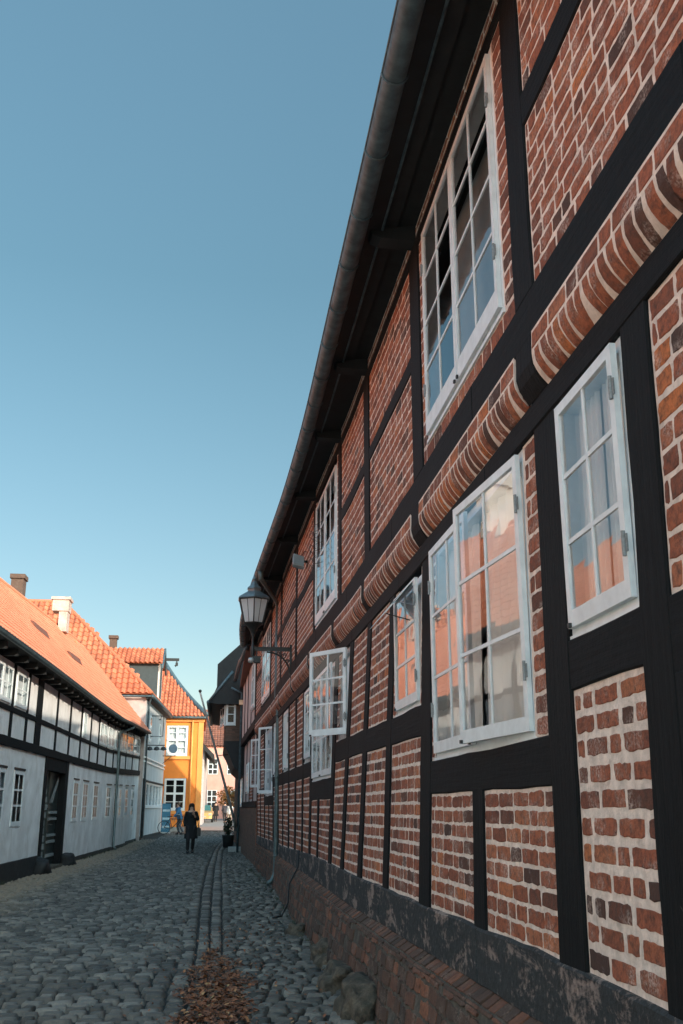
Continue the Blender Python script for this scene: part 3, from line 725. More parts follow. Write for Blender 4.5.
# ================================================================== STREET
gm=MB()
xs=[-60,-30,-15,-8,-5,-4,-3,-2,-1,0,.5,1,1.5,2,4,10,30,60]; ys=[-20,-5]+[i*1.5 for i in range(0,60)]+[100,130,170,260,400]
vs=[(x,y,G(x,y)-.035) for y in ys for x in xs]; k=len(xs)
gm.add(vs,[(j*k+i,j*k+i+1,(j+1)*k+i+1,(j+1)*k+i) for j in range(len(ys)-1) for i in range(k-1)])
struct(gm.build('ground',m_joint,None,True))
sq=MB(); sq.add([(-50,-60,-.01),(50,-60,-.01),(50,-2.2,-.01),(-50,-2.2,-.01)],[(0,1,2,3)]); struct(sq.build('bounce_ground',plaster('bounce_paving',(.42,.41,.39),.12,2,.01,.9)))  # added unseen behind the camera to bounce sunlight into the lane
CH=[(-2,-.26,.07),(7,-.25,.07),(12.4,-.24,.06),(21.5,-.35,.06),(30,-.36,.04),(41,-.27,.08),(45,-.2,.2),(50,.0,.4),(56,.35,.7),(63,.8,1.1)]
def chl(y): return interp(CH,y,1)
def chr_(y): return interp(CH,y,2)
def XL(y): return -4.67+.0215*(y-23)
def cob(mb,cx,cy,w,d,h,n,ang=0,tone=None,sq=5.):
    ca,sa=math.cos(ang),math.sin(ang); vs=[]; sx=random.gauss(0,.03); sy=random.gauss(0,.03); sd=random.random()*99
    for j in range(n+1):
        for i in range(n+1):
            a=2*i/n-1; b=2*j/n-1; a=a*(1.35-.35*a*a) if n>3 else a; b=b*(1.35-.35*b*b) if n>3 else b
            a=max(-1,min(1,a)); b=max(-1,min(1,b))
            # square to rounded square
            aa=a*math.sqrt(1-.16*b*b); bb=b*math.sqrt(1-.16*a*a)
            r=max(abs(a),abs(b)); z=h*(1-r**sq)-.035*(r>=.999)+.0035*nz(a*2.3+sd,b*2.3,sd+4)
            k=1+.09*nz(a*1.2+sd,b*1.2,sd)
            x=aa*w*.5*k; y=bb*d*.5*k
            X=cx+x*ca-y*sa; Y=cy+x*sa+y*ca
            vs.append((X,Y,G(cx,cy)+z-.012+sx*x+sy*y+(.004*nz(a*2+sd,b*2) if r<.99 else 0)))
    k=n+1; mb.add(vs,[(j*k+i,j*k+i+1,(j+1)*k+i+1,(j+1)*k+i) for j in range(n) for i in range(n)],random.betavariate(1.5,1.6)*.93 if tone is None else tone)
cm=MB()
y=7.0
while y<64:
    d=random.uniform(.145,.185); big=y
    n=6 if y<14 else 5 if y<22 else 4 if y<34 else 2
    # left of channel
    x=chl(y)-.006; rowtilt=random.gauss(0,.01)
    while x>XL(y)+(.9):
        w=random.choice([random.uniform(.12,.2),random.uniform(.16,.27)]); yy=y+.07*math.sin(x*1.1+y*.05)+.05*nz(x*.7,y*.2)+random.gauss(0,.014)
        cob(cm,x-w/2,yy,w-.012,d-.010-random.uniform(0,.014),random.uniform(.014,.024),n,random.gauss(0,.06)); x-=w
    # right of channel (smaller, slanting courses)
    x=chr_(y)+.006; lim=(XW(y,.3)-.16 if y<29 else XW(29,.3)-.1 if y<39 else .75)
    y2=y
    while x<lim:
        w=random.uniform(.10,.21); yy=y-(x-.05)*.30+.05*nz(x,y*.3,5)+random.gauss(0,.016)
        if yy>6.8: cob(cm,x+w/2,yy,w-.012,d*.93-.010,random.uniform(.014,.026),n,-.28+random.gauss(0,.12))
        x+=w
    # rubble strip on the left
    if y<52:
        x=XL(y)+.95
        while x>XL(y)+.02:
            w=random.uniform(.10,.17)
            for q in (0,.5): cob(cm,x-w/2,y+q*d+random.gauss(0,.015),w-.01,d*.5-.01,random.uniform(.02,.04),n if n<6 else 4,random.gauss(0,.5),random.choice([.3,.6,.95,1,1,.8]),2.2)
            x-=w
    y+=d
struct(cm.build('cobbled_street',m_cobble,None,True))
ch=MB()
for row in (0,1):
    y=7.
    while y<58:
        l=random.uniform(.16,.42); a=chl(y); b=chr_(y); m=(a+b)/2
        xa,xb=(a,m) if row==0 else (m,b)
        sl=(chl(y+l)-chl(y))
        cob(ch,(xa+xb)/2+sl/2+random.gauss(0,.004),y+l/2,(xb-xa)-.010+random.uniform(-.012,.004),l-.022,random.uniform(.012,.024),6 if y<22 else 4,-math.atan2(sl,l)+random.gauss(0,.02),random.uniform(.1,.95),6)
        y+=l
struct(ch.build('drainage_channel',m_cobble,None,True))
# far road sheets beyond the cobbles
fr=MB(); fr.add([(-12,64,G(-3,64)+.0),(14,64,G(-3,64)),(14,150,G(-3,150)),(-12,150,G(-3,150))],[(0,1,2,3)])
struct(fr.build('road',plaster('far_paving',(.24,.235,.23),.15,3,.01,.9)))

# fallen leaves
lv=MB()
def leafq(x,y,z,s,t):
    a=random.random()*6.28; ti=random.gauss(0,.45); tj=random.gauss(0,.45)
    ca,sa=math.cos(a),math.sin(a); c=random.uniform(.1,.5)
    pts=[(-1,0,0),(-.45,.42,c*.3),(.3,.5,c*.35),(1,0,.1),(.3,-.5,c*.35),(-.45,-.42,c*.3)]
    vs=[]
    for u,v,w in pts:
        u*=s*random.uniform(.85,1.15); v*=s*random.uniform(.8,1.3); zz=z+w*s+ti*u*.7+tj*v*.7
        vs.append((x+u*ca-v*sa,y+u*sa+v*ca,max(zz,z-.01)))
    vs.append((x,y,z+.0)); lv.add(vs,[(6,0,1),(6,1,2),(6,2,3),(6,3,4),(6,4,5),(6,5,0)],t)
cnt=0
while cnt<3000:
    y=random.triangular(7.2,12.8,9.); wdt={0:1}
    hw=interp([(7.2,.36),(8.5,.34),(9.3,.28),(10,.34),(11,.29),(11.7,.22),(12.3,.09),(13.3,.03)],y,1)
    cx=interp([(7,.05),(9,.0),(11,.0),(13.3,-.07)],y,1)+.05*math.sin(y*5)
    x=cx+random.uniform(-1.3,1.3)*hw
    if abs(x-cx)>hw*(1.05+.5*nz(y*4,x*4)) or random.random()<(abs(x-cx)/hw)**2*.7: continue
    dz=1-abs(x-cx)/hw
    leafq(x,y,G(x,y)+.018+max(0,dz)*random.uniform(0,.022),random.choice([random.uniform(.010,.02),random.uniform(.02,.036)]),random.betavariate(1.6,2.2)); cnt+=1
for _ in range(800):
    y=random.uniform(7.2,15); x=random.gauss(.1,.42)
    if x<1.05: leafq(x,y,G(x,y)+.022,random.uniform(.012,.024),random.betavariate(1.6,2.2))
for _ in range(120):
    y=random.uniform(14,40); x=random.choice([random.gauss(-.14,.2),XL(y)+random.uniform(.05,.6)])
    leafq(x,y,G(x,y)+.022,random.uniform(.012,.022),random.random())
tag(lv.build('fallen_leaves',m_leafd),'heap of dry brown leaves lying in the drainage channel of the cobbled lane','leaves',kind='stuff')

wd=MB()
for _ in range(70):
    y=random.uniform(7.5,28); x=XW(y,.3)-random.uniform(.20,.27)
    for k in range(random.randint(5,11)):
        a=random.random()*6.28; l=random.uniform(.03,.09); b=(x+random.gauss(0,.02),y+random.gauss(0,.03),G(x,y)-.01)
        t=(b[0]+math.cos(a)*l*.6,b[1]+math.sin(a)*l*.6,b[2]+l)
        wd.add([(b[0]-.004,b[1],b[2]),(b[0]+.004,b[1],b[2]),t],[(0,1,2)],random.random())
for _ in range(60):
    y=random.uniform(20,50); x=XL(y)+.05
    for k in range(8):
        a=random.random()*6.28; l=random.uniform(.05,.14); b=(x+random.gauss(0,.03),y+random.gauss(0,.05),G(x,y)-.01)
        wd.add([(b[0]-.006,b[1],b[2]),(b[0]+.006,b[1],b[2]),(b[0]+math.cos(a)*l*.6,b[1]+math.sin(a)*l*.6,b[2]+l)],[(0,1,2)],random.random())
WEEDS=wd
# ================================================================== LEFT HOUSE
def rise(y): return interp([(0,0),(39,0),(44,.12),(51,.30)],y,1)
def ML(y,z,o):
    zz=z+rise(y)*max(0,min(1,(z-1.2)/2))
    o+=.05*math.sin(y*.33)*.4
    return Vector((XL(y)+o,y,zz))
LH=thing('whitewashed_house','long whitewashed house with black timber upper floor and bright orange roof on the left','house',(-4.6,30,0))
Y0,Y1=-14.,50.4  # unseen near end extended behind the camera to bounce sunlight onto the shaded wall
def lpart(name,mat,fn,label=None,smooth=False,parent=None):
    mb=MB(); fn(mb); o=mb.build(name,mat,parent or LH,smooth)
    if label: o['label']=label
    return o
gw=[(11.2,12.3),(13.6,14.7),(17.,18.1),(19.4,20.5),(21.5,22.6),(23.35,24.45),(31.6,32.6),(33.45,34.6),(35.75,36.9),(38.9,40.2),(41.1,42.2),(42.75,43.6),(44.9,46.0),(47.4,48.6)]
door=(26.9,30.3)
def lwall(mb):
    # lower wall built around its openings
    op=[(a+.0,b,1.17,2.44) for a,b in gw]+[(door[0],door[1],0.,2.88)]
    op.sort(); y=Y0
    def seg(a,b,z0,z1):
        n=max(1,int((b-a)/1.)); mb.mbox(ML,a,b,z0,z1,-.35,.0,nu=n)
    for a,b,z0,z1 in op:
        seg(y,a,0,2.9)
        if z0>0: seg(a,b,0,z0)
        if z1<2.89: seg(a,b,z1,2.9)
        y=b
    seg(y,Y1,0,2.9)
lpart('ground_floor_wall',m_whitewall,lwall)
lpart('storey_beam',m_timh,lambda mb:timberbox(mb,ML,Y0,Y1,2.88,3.08,-.2,.05,.5,.015))
lpart('rail',m_timh,lambda mb:timberbox(mb,ML,Y0,Y1,3.62,3.73,-.1,.035,.5,.012))
lpart('top_beam',m_timh,lambda mb:timberbox(mb,ML,Y0,Y1,4.66,4.80,-.1,.04,.5,.01))
uposts=[-13.9,-11,-8,-5,-2,1,4,7,10,11.8,13.6,15.2,16.8,18.4,20.2,22.5,24.05,(25.1,25.75),27.9,30.1,32.2,34.2,36.05,38.1,40.1,42.2,44.2,46.9,50.1]
pr=[]
for p in uposts:
    a,b=p if isinstance(p,tuple) else (p-.09,p+.09)
    pr.append((a,b)); lpart('post',m_timv,lambda mb:timberbox(mb,ML,a,b,3.06,4.68,-.1,.03,.6,.01))
uwin=[(10.2,11.5),(13.8,15.),(20.5,22.3),(22.65,23.9),(32.45,33.2),(36.2,38.0),(38.25,40.0),(42.35,44.1),(44.3,46.8),(47.1,49.9),(40.3,42.1)]
def upw(mb):
    for (a,b),(c,d) in zip(pr,pr[1:]):
        lo=b-.02; hi=c+.02
        mortar_sheet(mb,ML,lo,hi,3.05,3.65,.0,.5,.004)
        w=[q for q in uwin if lo-.1<q[0] and q[1]<hi+.1]
        if not w: mortar_sheet(mb,ML,lo,hi,3.7,4.7,.0,.5,.004)
        else:
            q=w[0]; mb.mbox(ML,lo,q[0],3.7,4.7,-.05,.002); mb.mbox(ML,q[1],hi,3.7,4.7,-.05,.002); mb.mbox(ML,q[0],q[1],4.56,4.7,-.05,.001)
lpart('infill_panels',m_whitewall,upw)
for a,b in uwin: window(LH,ML,a,b,3.735,4.565,2,2,2 if b-a>1.6 else 1,.06,.02,hinges=False,glass=m_glassd,curtain=True,mun=.03,st=.06,sill=False)
for k_,(a,b) in enumerate(gw):
    w=window(LH,ML,a,b,1.17,2.43,2,3,1,.06,-.012,hinges=False,glass=m_glassd,curtain=(k_%3==1),mun=.045,st=.07)
    ob=MB(); ob.mbox(ML,a-.02,b+.02,2.43,2.475,-.05,.02); ob.build('lintel',m_black,w)
lpart('plinth',m_tar,lambda mb:([timberbox(mb,ML,a,b,-.1,h,-.2,.03,.4,.012) for a,b,h in ((Y0,26.75,.46),(30.5,41,.16),(41,46,.14),(46,50.4,.2))]))
# door recess
lpart('door_frame',m_timv,lambda mb:(mb.mbox(ML,door[0]-.1,door[0]+.22,0,2.88,-.3,.03),mb.mbox(ML,door[1]-.35,door[1]+.12,0,2.88,-.3,.03),mb.mbox(ML,door[0]+.2,door[1]-.33,2.55,2.88,-.3,.02)))
m_gdoor=simple('dark_green_door_paint',(.022,.034,.034),.4,0,.25,8,.002)
m_carv=simple('worn_carving',(.22,.25,.25),.6,0,.25,12,.003)
dr=lpart('door',m_gdoor,lambda mb:(mb.mbox(ML,door[0]+.22,door[1]-.35,.1,2.55,-.2,-.16),mb.mbox(ML,28.42,28.52,.12,2.53,-.159,-.12)))
ob=MB()
a0,a1=door[0]+.3,28.4
ob.mbox(ML,a0,a1,.2,.3,-.16,-.13); ob.mbox(ML,a0,a1,1.6,1.68,-.16,-.13)
for (a,b,z0,z1) in ((28.62,29.85,.32,.40),(28.62,29.85,.68,.75),(28.62,29.85,.85,.92),(28.62,29.85,1.28,1.35),(28.62,29.85,1.45,1.52)):
    ob.mbox(ML,a,b,z0,z1,-.159,-.12)
ob.build('raised_panels',m_carv,dr)
ob=MB(); 
for k in range(3): ob.add([ML(28.6+k*.18,1.75,-.13),ML(28.68+k*.18,1.72,-.13),ML(29.75+k*.04,2.38-k*.02,-.13),ML(29.7+k*.04,2.45-k*.02,-.13)],[(0,1,2,3)])
for k in range(9): 
    z=.35+k*.2; ob.mbox(ML,27.9+.12*math.sin(k*1.3),28.1+.12*math.sin(k*1.3),z,z+.14,-.155,-.11)
ob.build('carving',m_carv,dr)
ob=MB(); ob.tube([ML(28.7,1.15,-.12),ML(28.7,1.15,-.05),ML(28.85,1.15,-.05)],.015,8); ob.build('handle',m_iron,dr)
lpart('door_step',m_stone,lambda mb:mb.mbox(ML,door[0]+.2,door[1]-.3,-.1,.10,-.3,.12))
# gutter + eave
def lgut(mb):
    ys=[Y0+i*1.02 for i in range(64)]; n=8; vs=[]
    for y in ys:
        for k in range(n+1):
            a=math.pi*k/n; p=ML(y,4.86,.44); vs.append((p.x-.07*math.cos(a),y,p.z-.07*math.sin(a)))
    k=n+1; mb.add(vs,[(i*k+j,(i+1)*k+j,(i+1)*k+j+1,i*k+j+1) for i in range(len(ys)-1) for j in range(n)])
    mb.tube([ML(y,4.865,.51) for y in ys],.012,6)
lpart('gutter',m_zinc,lgut,smooth=True)
def leave(mb):
    for i in range(64):
        a=Y0+i*1.005; b=a+1.01
        mb.add([ML(a,4.83,.36),ML(b,4.83,.36),ML(b,4.78,.0),ML(a,4.78,.0)],[(0,1,2,3)])
        mb.mbox(ML,a,a+.12,4.66,4.80,.0,.33)
lpart('soffit',m_soffit,leave)
lpart('downpipe',m_zincb,lambda mb:mb.tube([ML(42.9,4.85,.44),ML(42.6,4.72,.42),ML(41.2,4.48,.1),ML(40.9,4.35,.09),ML(40.9,3,.12),ML(40.9,.2,.12),ML(40.8,.08,.25)],.055,10),smooth=True)
# roof
def ridge(y): return (-7.9+.0215*(y-34.4)*1.7, interp([(0,9.0),(34,9.12),(50.5,9.5)],y,1))
def lroof(mb):
    n=20
    for i in range(n):
        a=Y0-.1+(Y1+.3-Y0)*i/n; b=Y0-.1+(Y1+.3-Y0)*(i+1)/n
        A=ML(a,4.88,.42); B=ML(b,4.88,.42); rb=ridge(b); ra=ridge(a)
        mb.add([A,B,(rb[0],b,rb[1]),(ra[0],a,ra[1])],[(0,1,2,3)])
        mb.add([(ra[0],a,ra[1]),(rb[0],b,rb[1]),(rb[0]-3.6,b,4.8),(ra[0]-3.6,a,4.8)],[(0,1,2,3)])
lr=lpart('roof',m_tileA,lroof)
def ltile(mb):
    tw=.235; nvt=19; y=Y0
    while y<Y1+.2:
        A=ML(y,4.88,.46); B=ML(y+tw,4.88,.46); rb=ridge(y+tw); ra=ridge(y)
        RA=Vector((ra[0],y,ra[1])); RB=Vector((rb[0],y+tw,rb[1])); Nn=Vector((.8,0,.6))
        for j in range(nvt):
            t=random.random(); vs=[]
            if (31.9<y<33.3 or 36.8<y<38.3) and j==(9): t=0
            for k in range(5):
                a=k/4; lo=A+(B-A)*a; hi=RA+(RB-RA)*a; h=.014*(math.sin(a*2*math.pi-1.57)*.5+.5)
                p0=lo+(hi-lo)*((j)/nvt)+Nn*(h+.03); p1=lo+(hi-lo)*((j+1.04)/nvt)+Nn*(h+.016)
                vs+=[p0,p1]
            b0=len(vs); vs+=[vs[2*k]-Nn*.014 for k in range(5)]
            mb.add(vs,[(2*k,2*k+2,2*k+3,2*k+1) for k in range(4)]+[(b0+k,b0+k+1,2*k+2,2*k) for k in range(4)],t)
        y+=tw
ob=MB(); ltile(ob); ob.build('roof_tile',m_tileA,lr)
ob=MB(); ob.tube([(ridge(y)[0],y,ridge(y)[1]+.02) for y in [Y0+i*.9 for i in range(72)]],.09,8); ob.build('ridge_tile',m_tileA,lr,True)
def onroof(y,t,h=0):
    A=ML(y,4.88,.46); r=ridge(y); B=Vector((r[0],y,r[1])); return A+(B-A)*t+Vector((.8,0,.6))*h
for (ya,ta) in ((32.6,.50),(38.4,.47),(30.5,.93),(46.8,.86)):
    wd=2.2 if ta<.6 else .5
    ob=MB()
    ob.add([onroof(ya-wd/2,ta,.04),onroof(ya+wd/2,ta,.04),onroof(ya+wd/2,ta+.045,.12),onroof(ya-wd/2,ta+.045,.12),onroof(ya-wd/2,ta+.06,.05),onroof(ya+wd/2,ta+.06,.05)],[(0,1,2,3),(3,2,5,4),(0,3,4),(1,5,2)])
    ob.build('roof_vent',m_tileC if ta<.6 else m_tileA,lr)
# chimney (white, tapering cap)
ob=MB(); cy=44.; cx=ridge(cy)[0]+.15
ob.box(cx+.0,cx+.36,cy-.35,cy+.35,9.0,10.0); ob.box(cx-.30,cx+.40,cy-.40,cy+.40,9.9,10.45); ob.box(cx-.36,cx+.46,cy-.46,cy+.46,10.40,10.52)
ob.build('chimney',m_chim,lr)
ob=MB(); cy=24.; cx=ridge(cy)[0]; ob.box(cx-.4,cx+.4,cy-.4,cy+.4,8.8,10.2); ob.box(cx-.5,cx+.5,cy-.5,cy+.5,10.15,10.6); ob.build('chimney',m_cream,lr)
lpart('gable_wall',m_whitewall,lambda mb:(mb.extr([(XL(Y1)-.0,Y1-.25,0),(XL(Y1)-.0,Y1-.25,5.0),(-7.65,Y1-.25,9.3),(-11.1,Y1-.25,4.8),(-11.1,Y1-.25,0)],(0,.2,0)),mb.extr([(XL(Y0),Y0,0),(XL(Y0),Y0,4.8),(-8.8,Y0,8.9),(-12.3,Y0,4.8),(-12.3,Y0,0)],(0,.2,0)),mb.extr([(-11.3,Y0,0),(-11.3,Y0,4.8),(-11.1,Y1,4.8),(-11.1,Y1,0)],(-.2,0,0))))
for k,(yy,s,l) in enumerate(((26.75,(.9,1.6,1.1),'dark guard stone set on the near side of the carved door on the left'),(30.65,(.9,1.6,1.0),'dark guard stone set on the far side of the carved door on the left'))):
    tag(blob((XL(yy)+.14,yy,.14),.24,k*5+40,3,.25,s).build('guard_stone',m_tar,None,True),l,'stone','guard stones beside the carved door')

# ================================================================== BUILDING TWO (grey corner house with hoist dormer)
B2=thing('grey_corner_house','grey rendered house with hipped pantile roof and a hoist dormer past the whitewashed house','house',(-3.9,51,0))
def F2x(y): return -3.93+.035*(y-50.6)
M2=lambda y,z,o: Vector((F2x(y)+o,y,z))            # street front
M2s=lambda x,z,o: Vector((x,50.60-o,z))            # side facing the camera
def bpart(T,name,mat,fn,label=None,smooth=False):
    mb=MB(); fn(mb); o=mb.build(name,mat,T,smooth)
    if label: o['label']=label
    return o
bpart(B2,'front_wall',m_greywall,lambda mb:(mb.mbox(M2,50.65,61.5,0,1.75,-.3,0),mb.mbox(M2,50.65,52.1,1.75,3.0,-.3,0),mb.mbox(M2,50.65,61.5,2.85,7.1,-.3,0),mb.mbox(M2,60.8,61.5,1.7,3,-.3,0)))
bpart(B2,'side_wall',m_pinkwall,lambda mb:(mb.mbox(M2s,-13.,F2x(50.65)-.01,0,7.0,-.3,0)),'side wall of worn pinkish render')
bpart(B2,'back_wall',m_greywall,lambda mb:mb.extr([(-13,61.4,0),(F2x(61.5)-.02,61.4,0),(F2x(61.5)-.02,61.4,7.1),(-13,61.4,7.1)],(0,.2,0)))
bpart(B2,'shop_window',m_white,lambda mb:([mb.mbox(M2,52.3+k*1.69,52.5+k*1.69,1.72,2.82,-.1,.02) for k in range(6)],mb.mbox(M2,52.3,60.9,1.6,1.74,-.1,.06),mb.mbox(M2,52.3,60.9,2.76,2.86,-.1,.02)))
bpart(B2,'glass',m_glassd,lambda mb:mb.mbox(M2,52.4,60.8,1.7,2.8,-.06,-.05))
bpart(B2,'shop_room',m_dark,lambda mb:mb.mbox(M2,52.0,60.9,1.7,2.85,-.6,-.5))
bpart(B2,'string_course',m_white,lambda mb:(mb.mbox(M2,50.7,61.4,3.78,3.86,0,.06),mb.mbox(M2,50.7,61.4,3.98,4.05,0,.09)))
bpart(B2,'shop_awning_board',m_soffit,lambda mb:mb.mbox(M2,52.1,61.4,2.86,2.95,0,.08))
bpart(B2,'entrance_door',m_black,lambda mb:mb.mbox(M2,50.9,52.0,.1,3.0,-.05,.05))
for a,b in ((52.6,53.5),(57.6,58.4)): 
    ww=window(B2,M2,a,b,4.9,6.2,1,2,1,.06,.01,hinges=False,glass=m_glassd,curtain=False,mun=.04,st=.06)
bpart(B2,'plinth',m_tar,lambda mb:mb.mbox(M2,50.7,61.4,0,.28,0,.03))
# hip roof
E2=7.15
cA=Vector((F2x(50.3)+.25,50.35,E2-.1)); cB=Vector((F2x(62)+.25,61.8,E2-.1))
rd=Vector((-9.1,54.6,12.45)); rdb=Vector((-9.1,57.6,12.45))
def r2(mb):
    mb.add([(-14,50.35,E2-.1),cA,rd,(-14,54.6,12.45)],[(0,1,2,3)])
    mb.add([cA,cB,rdb,rd],[(0,1,2,3)])
    mb.add([cB,(-14,61.8,E2-.1),(-14,57.6,12.45),rdb],[(0,1,2,3)]); mb.add([(-14,54.6,12.45),rd,rdb,(-14,57.6,12.45)],[(0,1,2,3)])
r2o=bpart(B2,'roof',m_tileB,r2)
ob=MB()
V=Vector((0,4.25,5.4)); Vl=V.length; nu=int((cA.x+14)/.30); 
hipx=lambda v:(cA.x+14)+(rd.x-cA.x)*v/Vl
pantile(ob,(-14,50.35,E2-.07),(1,0,0),V,nu+1,int(Vl/.34)+1,.30,.34,clip=lambda u,v:u<hipx(v)+.1 and v<Vl,amp=.10,seg=6,step=.04)
# street slope
U=cB-cA; V3=Vector((rd.x-cA.x,0,5.3)); L3=V3.length
pantile(ob,cA+Vector((0,0,.03)),U,V3,int(U.length/.26),int(L3/.34),.26,.34,clip=lambda u,v:(v<L3 and u>4.3*v/L3 and u<U.length-4*v/L3),amp=.06,seg=4,step=.04)
ob.build('roof_tile',m_tileB,r2o)
ob=MB(); ob.tube([cA+(rd-cA)*(i/20)+Vector((0,0,.05)) for i in range(21)],.11,8); ob.tube([rd+Vector((0,0,.04)),(-14,54.6,12.49)],.11,8); ob.build('hip_tile',m_tileB,r2o,True)
bpart(B2,'gutter',m_zinc,lambda mb:(mb.tube([cA+Vector((.05,0,-.1)),cB+Vector((.05,0,-.1))],.09,8),mb.tube([(-7,50.3,E2-.2),cA+Vector((0,0,-.1))],.05,8),mb.tube([cA+Vector((0,.1,-.15)),M2(50.9,6.6,.08),M2(51.,6.4,.08),M2(51.,.2,.08)],.05,8)),smooth=True)
bpart(B2,'eaves_board',m_soffit,lambda mb:mb.extr([(F2x(50.5),50.4,E2-.35),(cA.x,50.4,E2-.2),(cA.x,50.4,E2-.1),(F2x(50.5)-.2,50.4,E2+.0)],(U.x,11.3,0)))
# dormer
DM=[56.2,58.9]
m_dorm=simple('dark_grey_boards',(.045,.062,.066),.7,0,.15,5,.003)
def dorm(mb):
    mb.box(-6.4,-3.82,DM[0],DM[0]+.08,E2,9.5)
dd=bpart(B2,'dormer',m_dorm,dorm,'dark boarded dormer with pantile saddle roof')
ob=MB(); ob.box(-6.4,-3.82,DM[1]-.08,DM[1],E2,9.5); ob.build('dormer_side',m_dorm,dd)
def face(mb):
    mb.extr([(-3.82,DM[0],E2-.1),(-3.82,DM[1],E2-.1),(-3.82,DM[1],9.5),(-3.82,(DM[0]+DM[1])/2,10.3),(-3.82,DM[0],9.5)],(.06,0,0))
ob=MB(); face(ob); ob.build('dormer_front',m_cream,dd)
ob=MB()
ob.box(-3.76,-3.72,57.0,58.1,7.6,9.6); ob.build('hatch',m_dorm,dd)
ob=MB(); mid=(DM[0]+DM[1])/2
ob.add([(-7.6,DM[0]-.25,9.37),(-3.6,DM[0]-.25,9.37),(-3.6,mid,10.40),(-7.6,mid,10.40)],[(0,1,2,3)]); ob.add([(-7.6,DM[1]+.25,9.37),(-3.6,DM[1]+.25,9.37),(-3.6,mid,10.40),(-7.6,mid,10.40)],[(3,2,1,0)])
pantile(ob,(-7.6,DM[0]-.25,9.39),(1,0,0),(0,mid-DM[0]+.25,1.03),15,6,.265,.32,amp=.09,seg=6,step=.04)
ob.build('dormer_roof',m_tileB,dd)
ob=MB(); ob.extr([(-3.62,DM[0]-.3,9.30),(-3.62,mid,10.47),(-3.62,DM[1]+.3,9.30),(-3.62,DM[1]+.3,9.10),(-3.62,mid,10.23),(-3.62,DM[0]-.3,9.10)],(.10,0,0)); ob.build('barge_board',m_zinc,dd)
ob=MB(); ob.box(-3.8,-2.75,mid-.07,mid+.07,9.75,9.90); ob.tube([(-2.88,mid,9.78),(-2.88,mid,9.5),(-2.94,mid,9.43),(-2.98,mid,9.51)],.035,6); ob.box(-2.95,-2.81,mid-.06,mid+.06,9.47,9.65); ob.build('hoist_beam',m_black,dd)
ob=MB(); ob.box(-6.85,-6.45,58.2,58.6,9.9,11.2); ob.box(-6.92,-6.38,58.13,58.67,11.1,11.28); ob.build('chimney',m_dkbrick,r2o)
bk=thing('brick_chimney','square brown brick chimney stack rising behind the ridge of the orange roof','chimney',(-10.9,46,8))
ob=MB(); ob.box(-10.0,-9.45,45.6,46.3,8.,11.75); ob.build('stack',m_dkbrick,bk); ob=MB(); ob.box(-10.06,-9.39,45.53,46.37,11.75,11.95); ob.build('cap',m_dkbrick,bk)
bpart(bk,'base',m_dkbrick,lambda mb:mb.box(-10.05,-9.4,45.5,46.4,4.,8.))
# bracket signs
def brsign(y,z,w,name,label,kind):
    t=thing(name,label,'sign',(F2x(y),y,z))
    ob=MB(); x=F2x(y); ob.tube([(x,y,z),(x+w,y,z)],.025,6); 
    if kind=='disc': ob.tube([(x,y,z-.45),(x+w*.7,y,z)],.018,6)
    ob.build('bracket',m_iron,t)
    ob=MB()
    if kind=='disc':
        n=20; ob.extr([(x+w*.78+.26*math.cos(2*math.pi*k/n),y-.03,z+.42+.26*math.sin(2*math.pi*k/n)) for k in range(n)],(0,.06,0))
        ob.build('sign_disc',simple('slate_blue_sign',(.12,.19,.26),.5,0,.1,5,0),t)
    elif kind=='frame':
        ob.tube([(x+w,y,z),(x+w,y,z-1.05),(x,y,z-1.05)],.02,6); ob.tube([(x+w*.8,y,z),(x+w*.75,y,z-.18),(x+w*.6,y,z-.2)],.02,6); ob.build('sign_frame',m_iron,t)
    else:
        for k in range(3): ob.lathe((x+.2+k*w*.36,y,0),[(.03,z-.06),(.11,z-.10),(.16,z-.22),(.02,z-.26)],8)
        ob.build('sign_lamp',m_iron,t)
brsign(53.4,6.25,.62,'hanging_sign_frame','empty square iron sign frame bracketed high on the grey corner house','frame')
brsign(60.5,4.55,.75,'round_hanging_sign','blue-grey round sign on an iron bracket at the far end of the grey corner house','disc')
brsign(51.3,4.62,.95,'sign_bracket','long iron bracket with small hooded lamps low on the grey corner house','lamps')

# ================================================================== YELLOW HOUSE
YH=thing('ochre_house','sunlit ochre house with tall white windows and orange pantile roof closing the lane','house',(-2.5,63,0))
MYf=lambda x,z,o: Vector((x,63-o,z))
def ywall(mb):
    op=[(-3.56,-2.26,1.45,3.35),(-3.52,-2.22,4.68,6.52)]
    xs_=[-9,-3.56,-2.22,-1.32]
    mb.mbox(MYf,-9,-3.56,.0,7,-.4,0); mb.mbox(MYf,-2.22,-1.32,.0,7,-.4,0)
    mb.mbox(MYf,-3.56,-2.22,.0,1.45,-.4,0); mb.mbox(MYf,-3.56,-2.22,3.35,4.68,-.4,0); mb.mbox(MYf,-3.56,-2.22,6.52,7,-.4,0)
    mb.extr([(-1.32,63.4,0),(-1.32,63.4,7),(-1.62,74,7),(-1.62,74,0)],(-.3,0,0))
    mb.box(-9,-1.65,73.8,74,0,7)
bpart(YH,'wall',m_yellow,ywall)
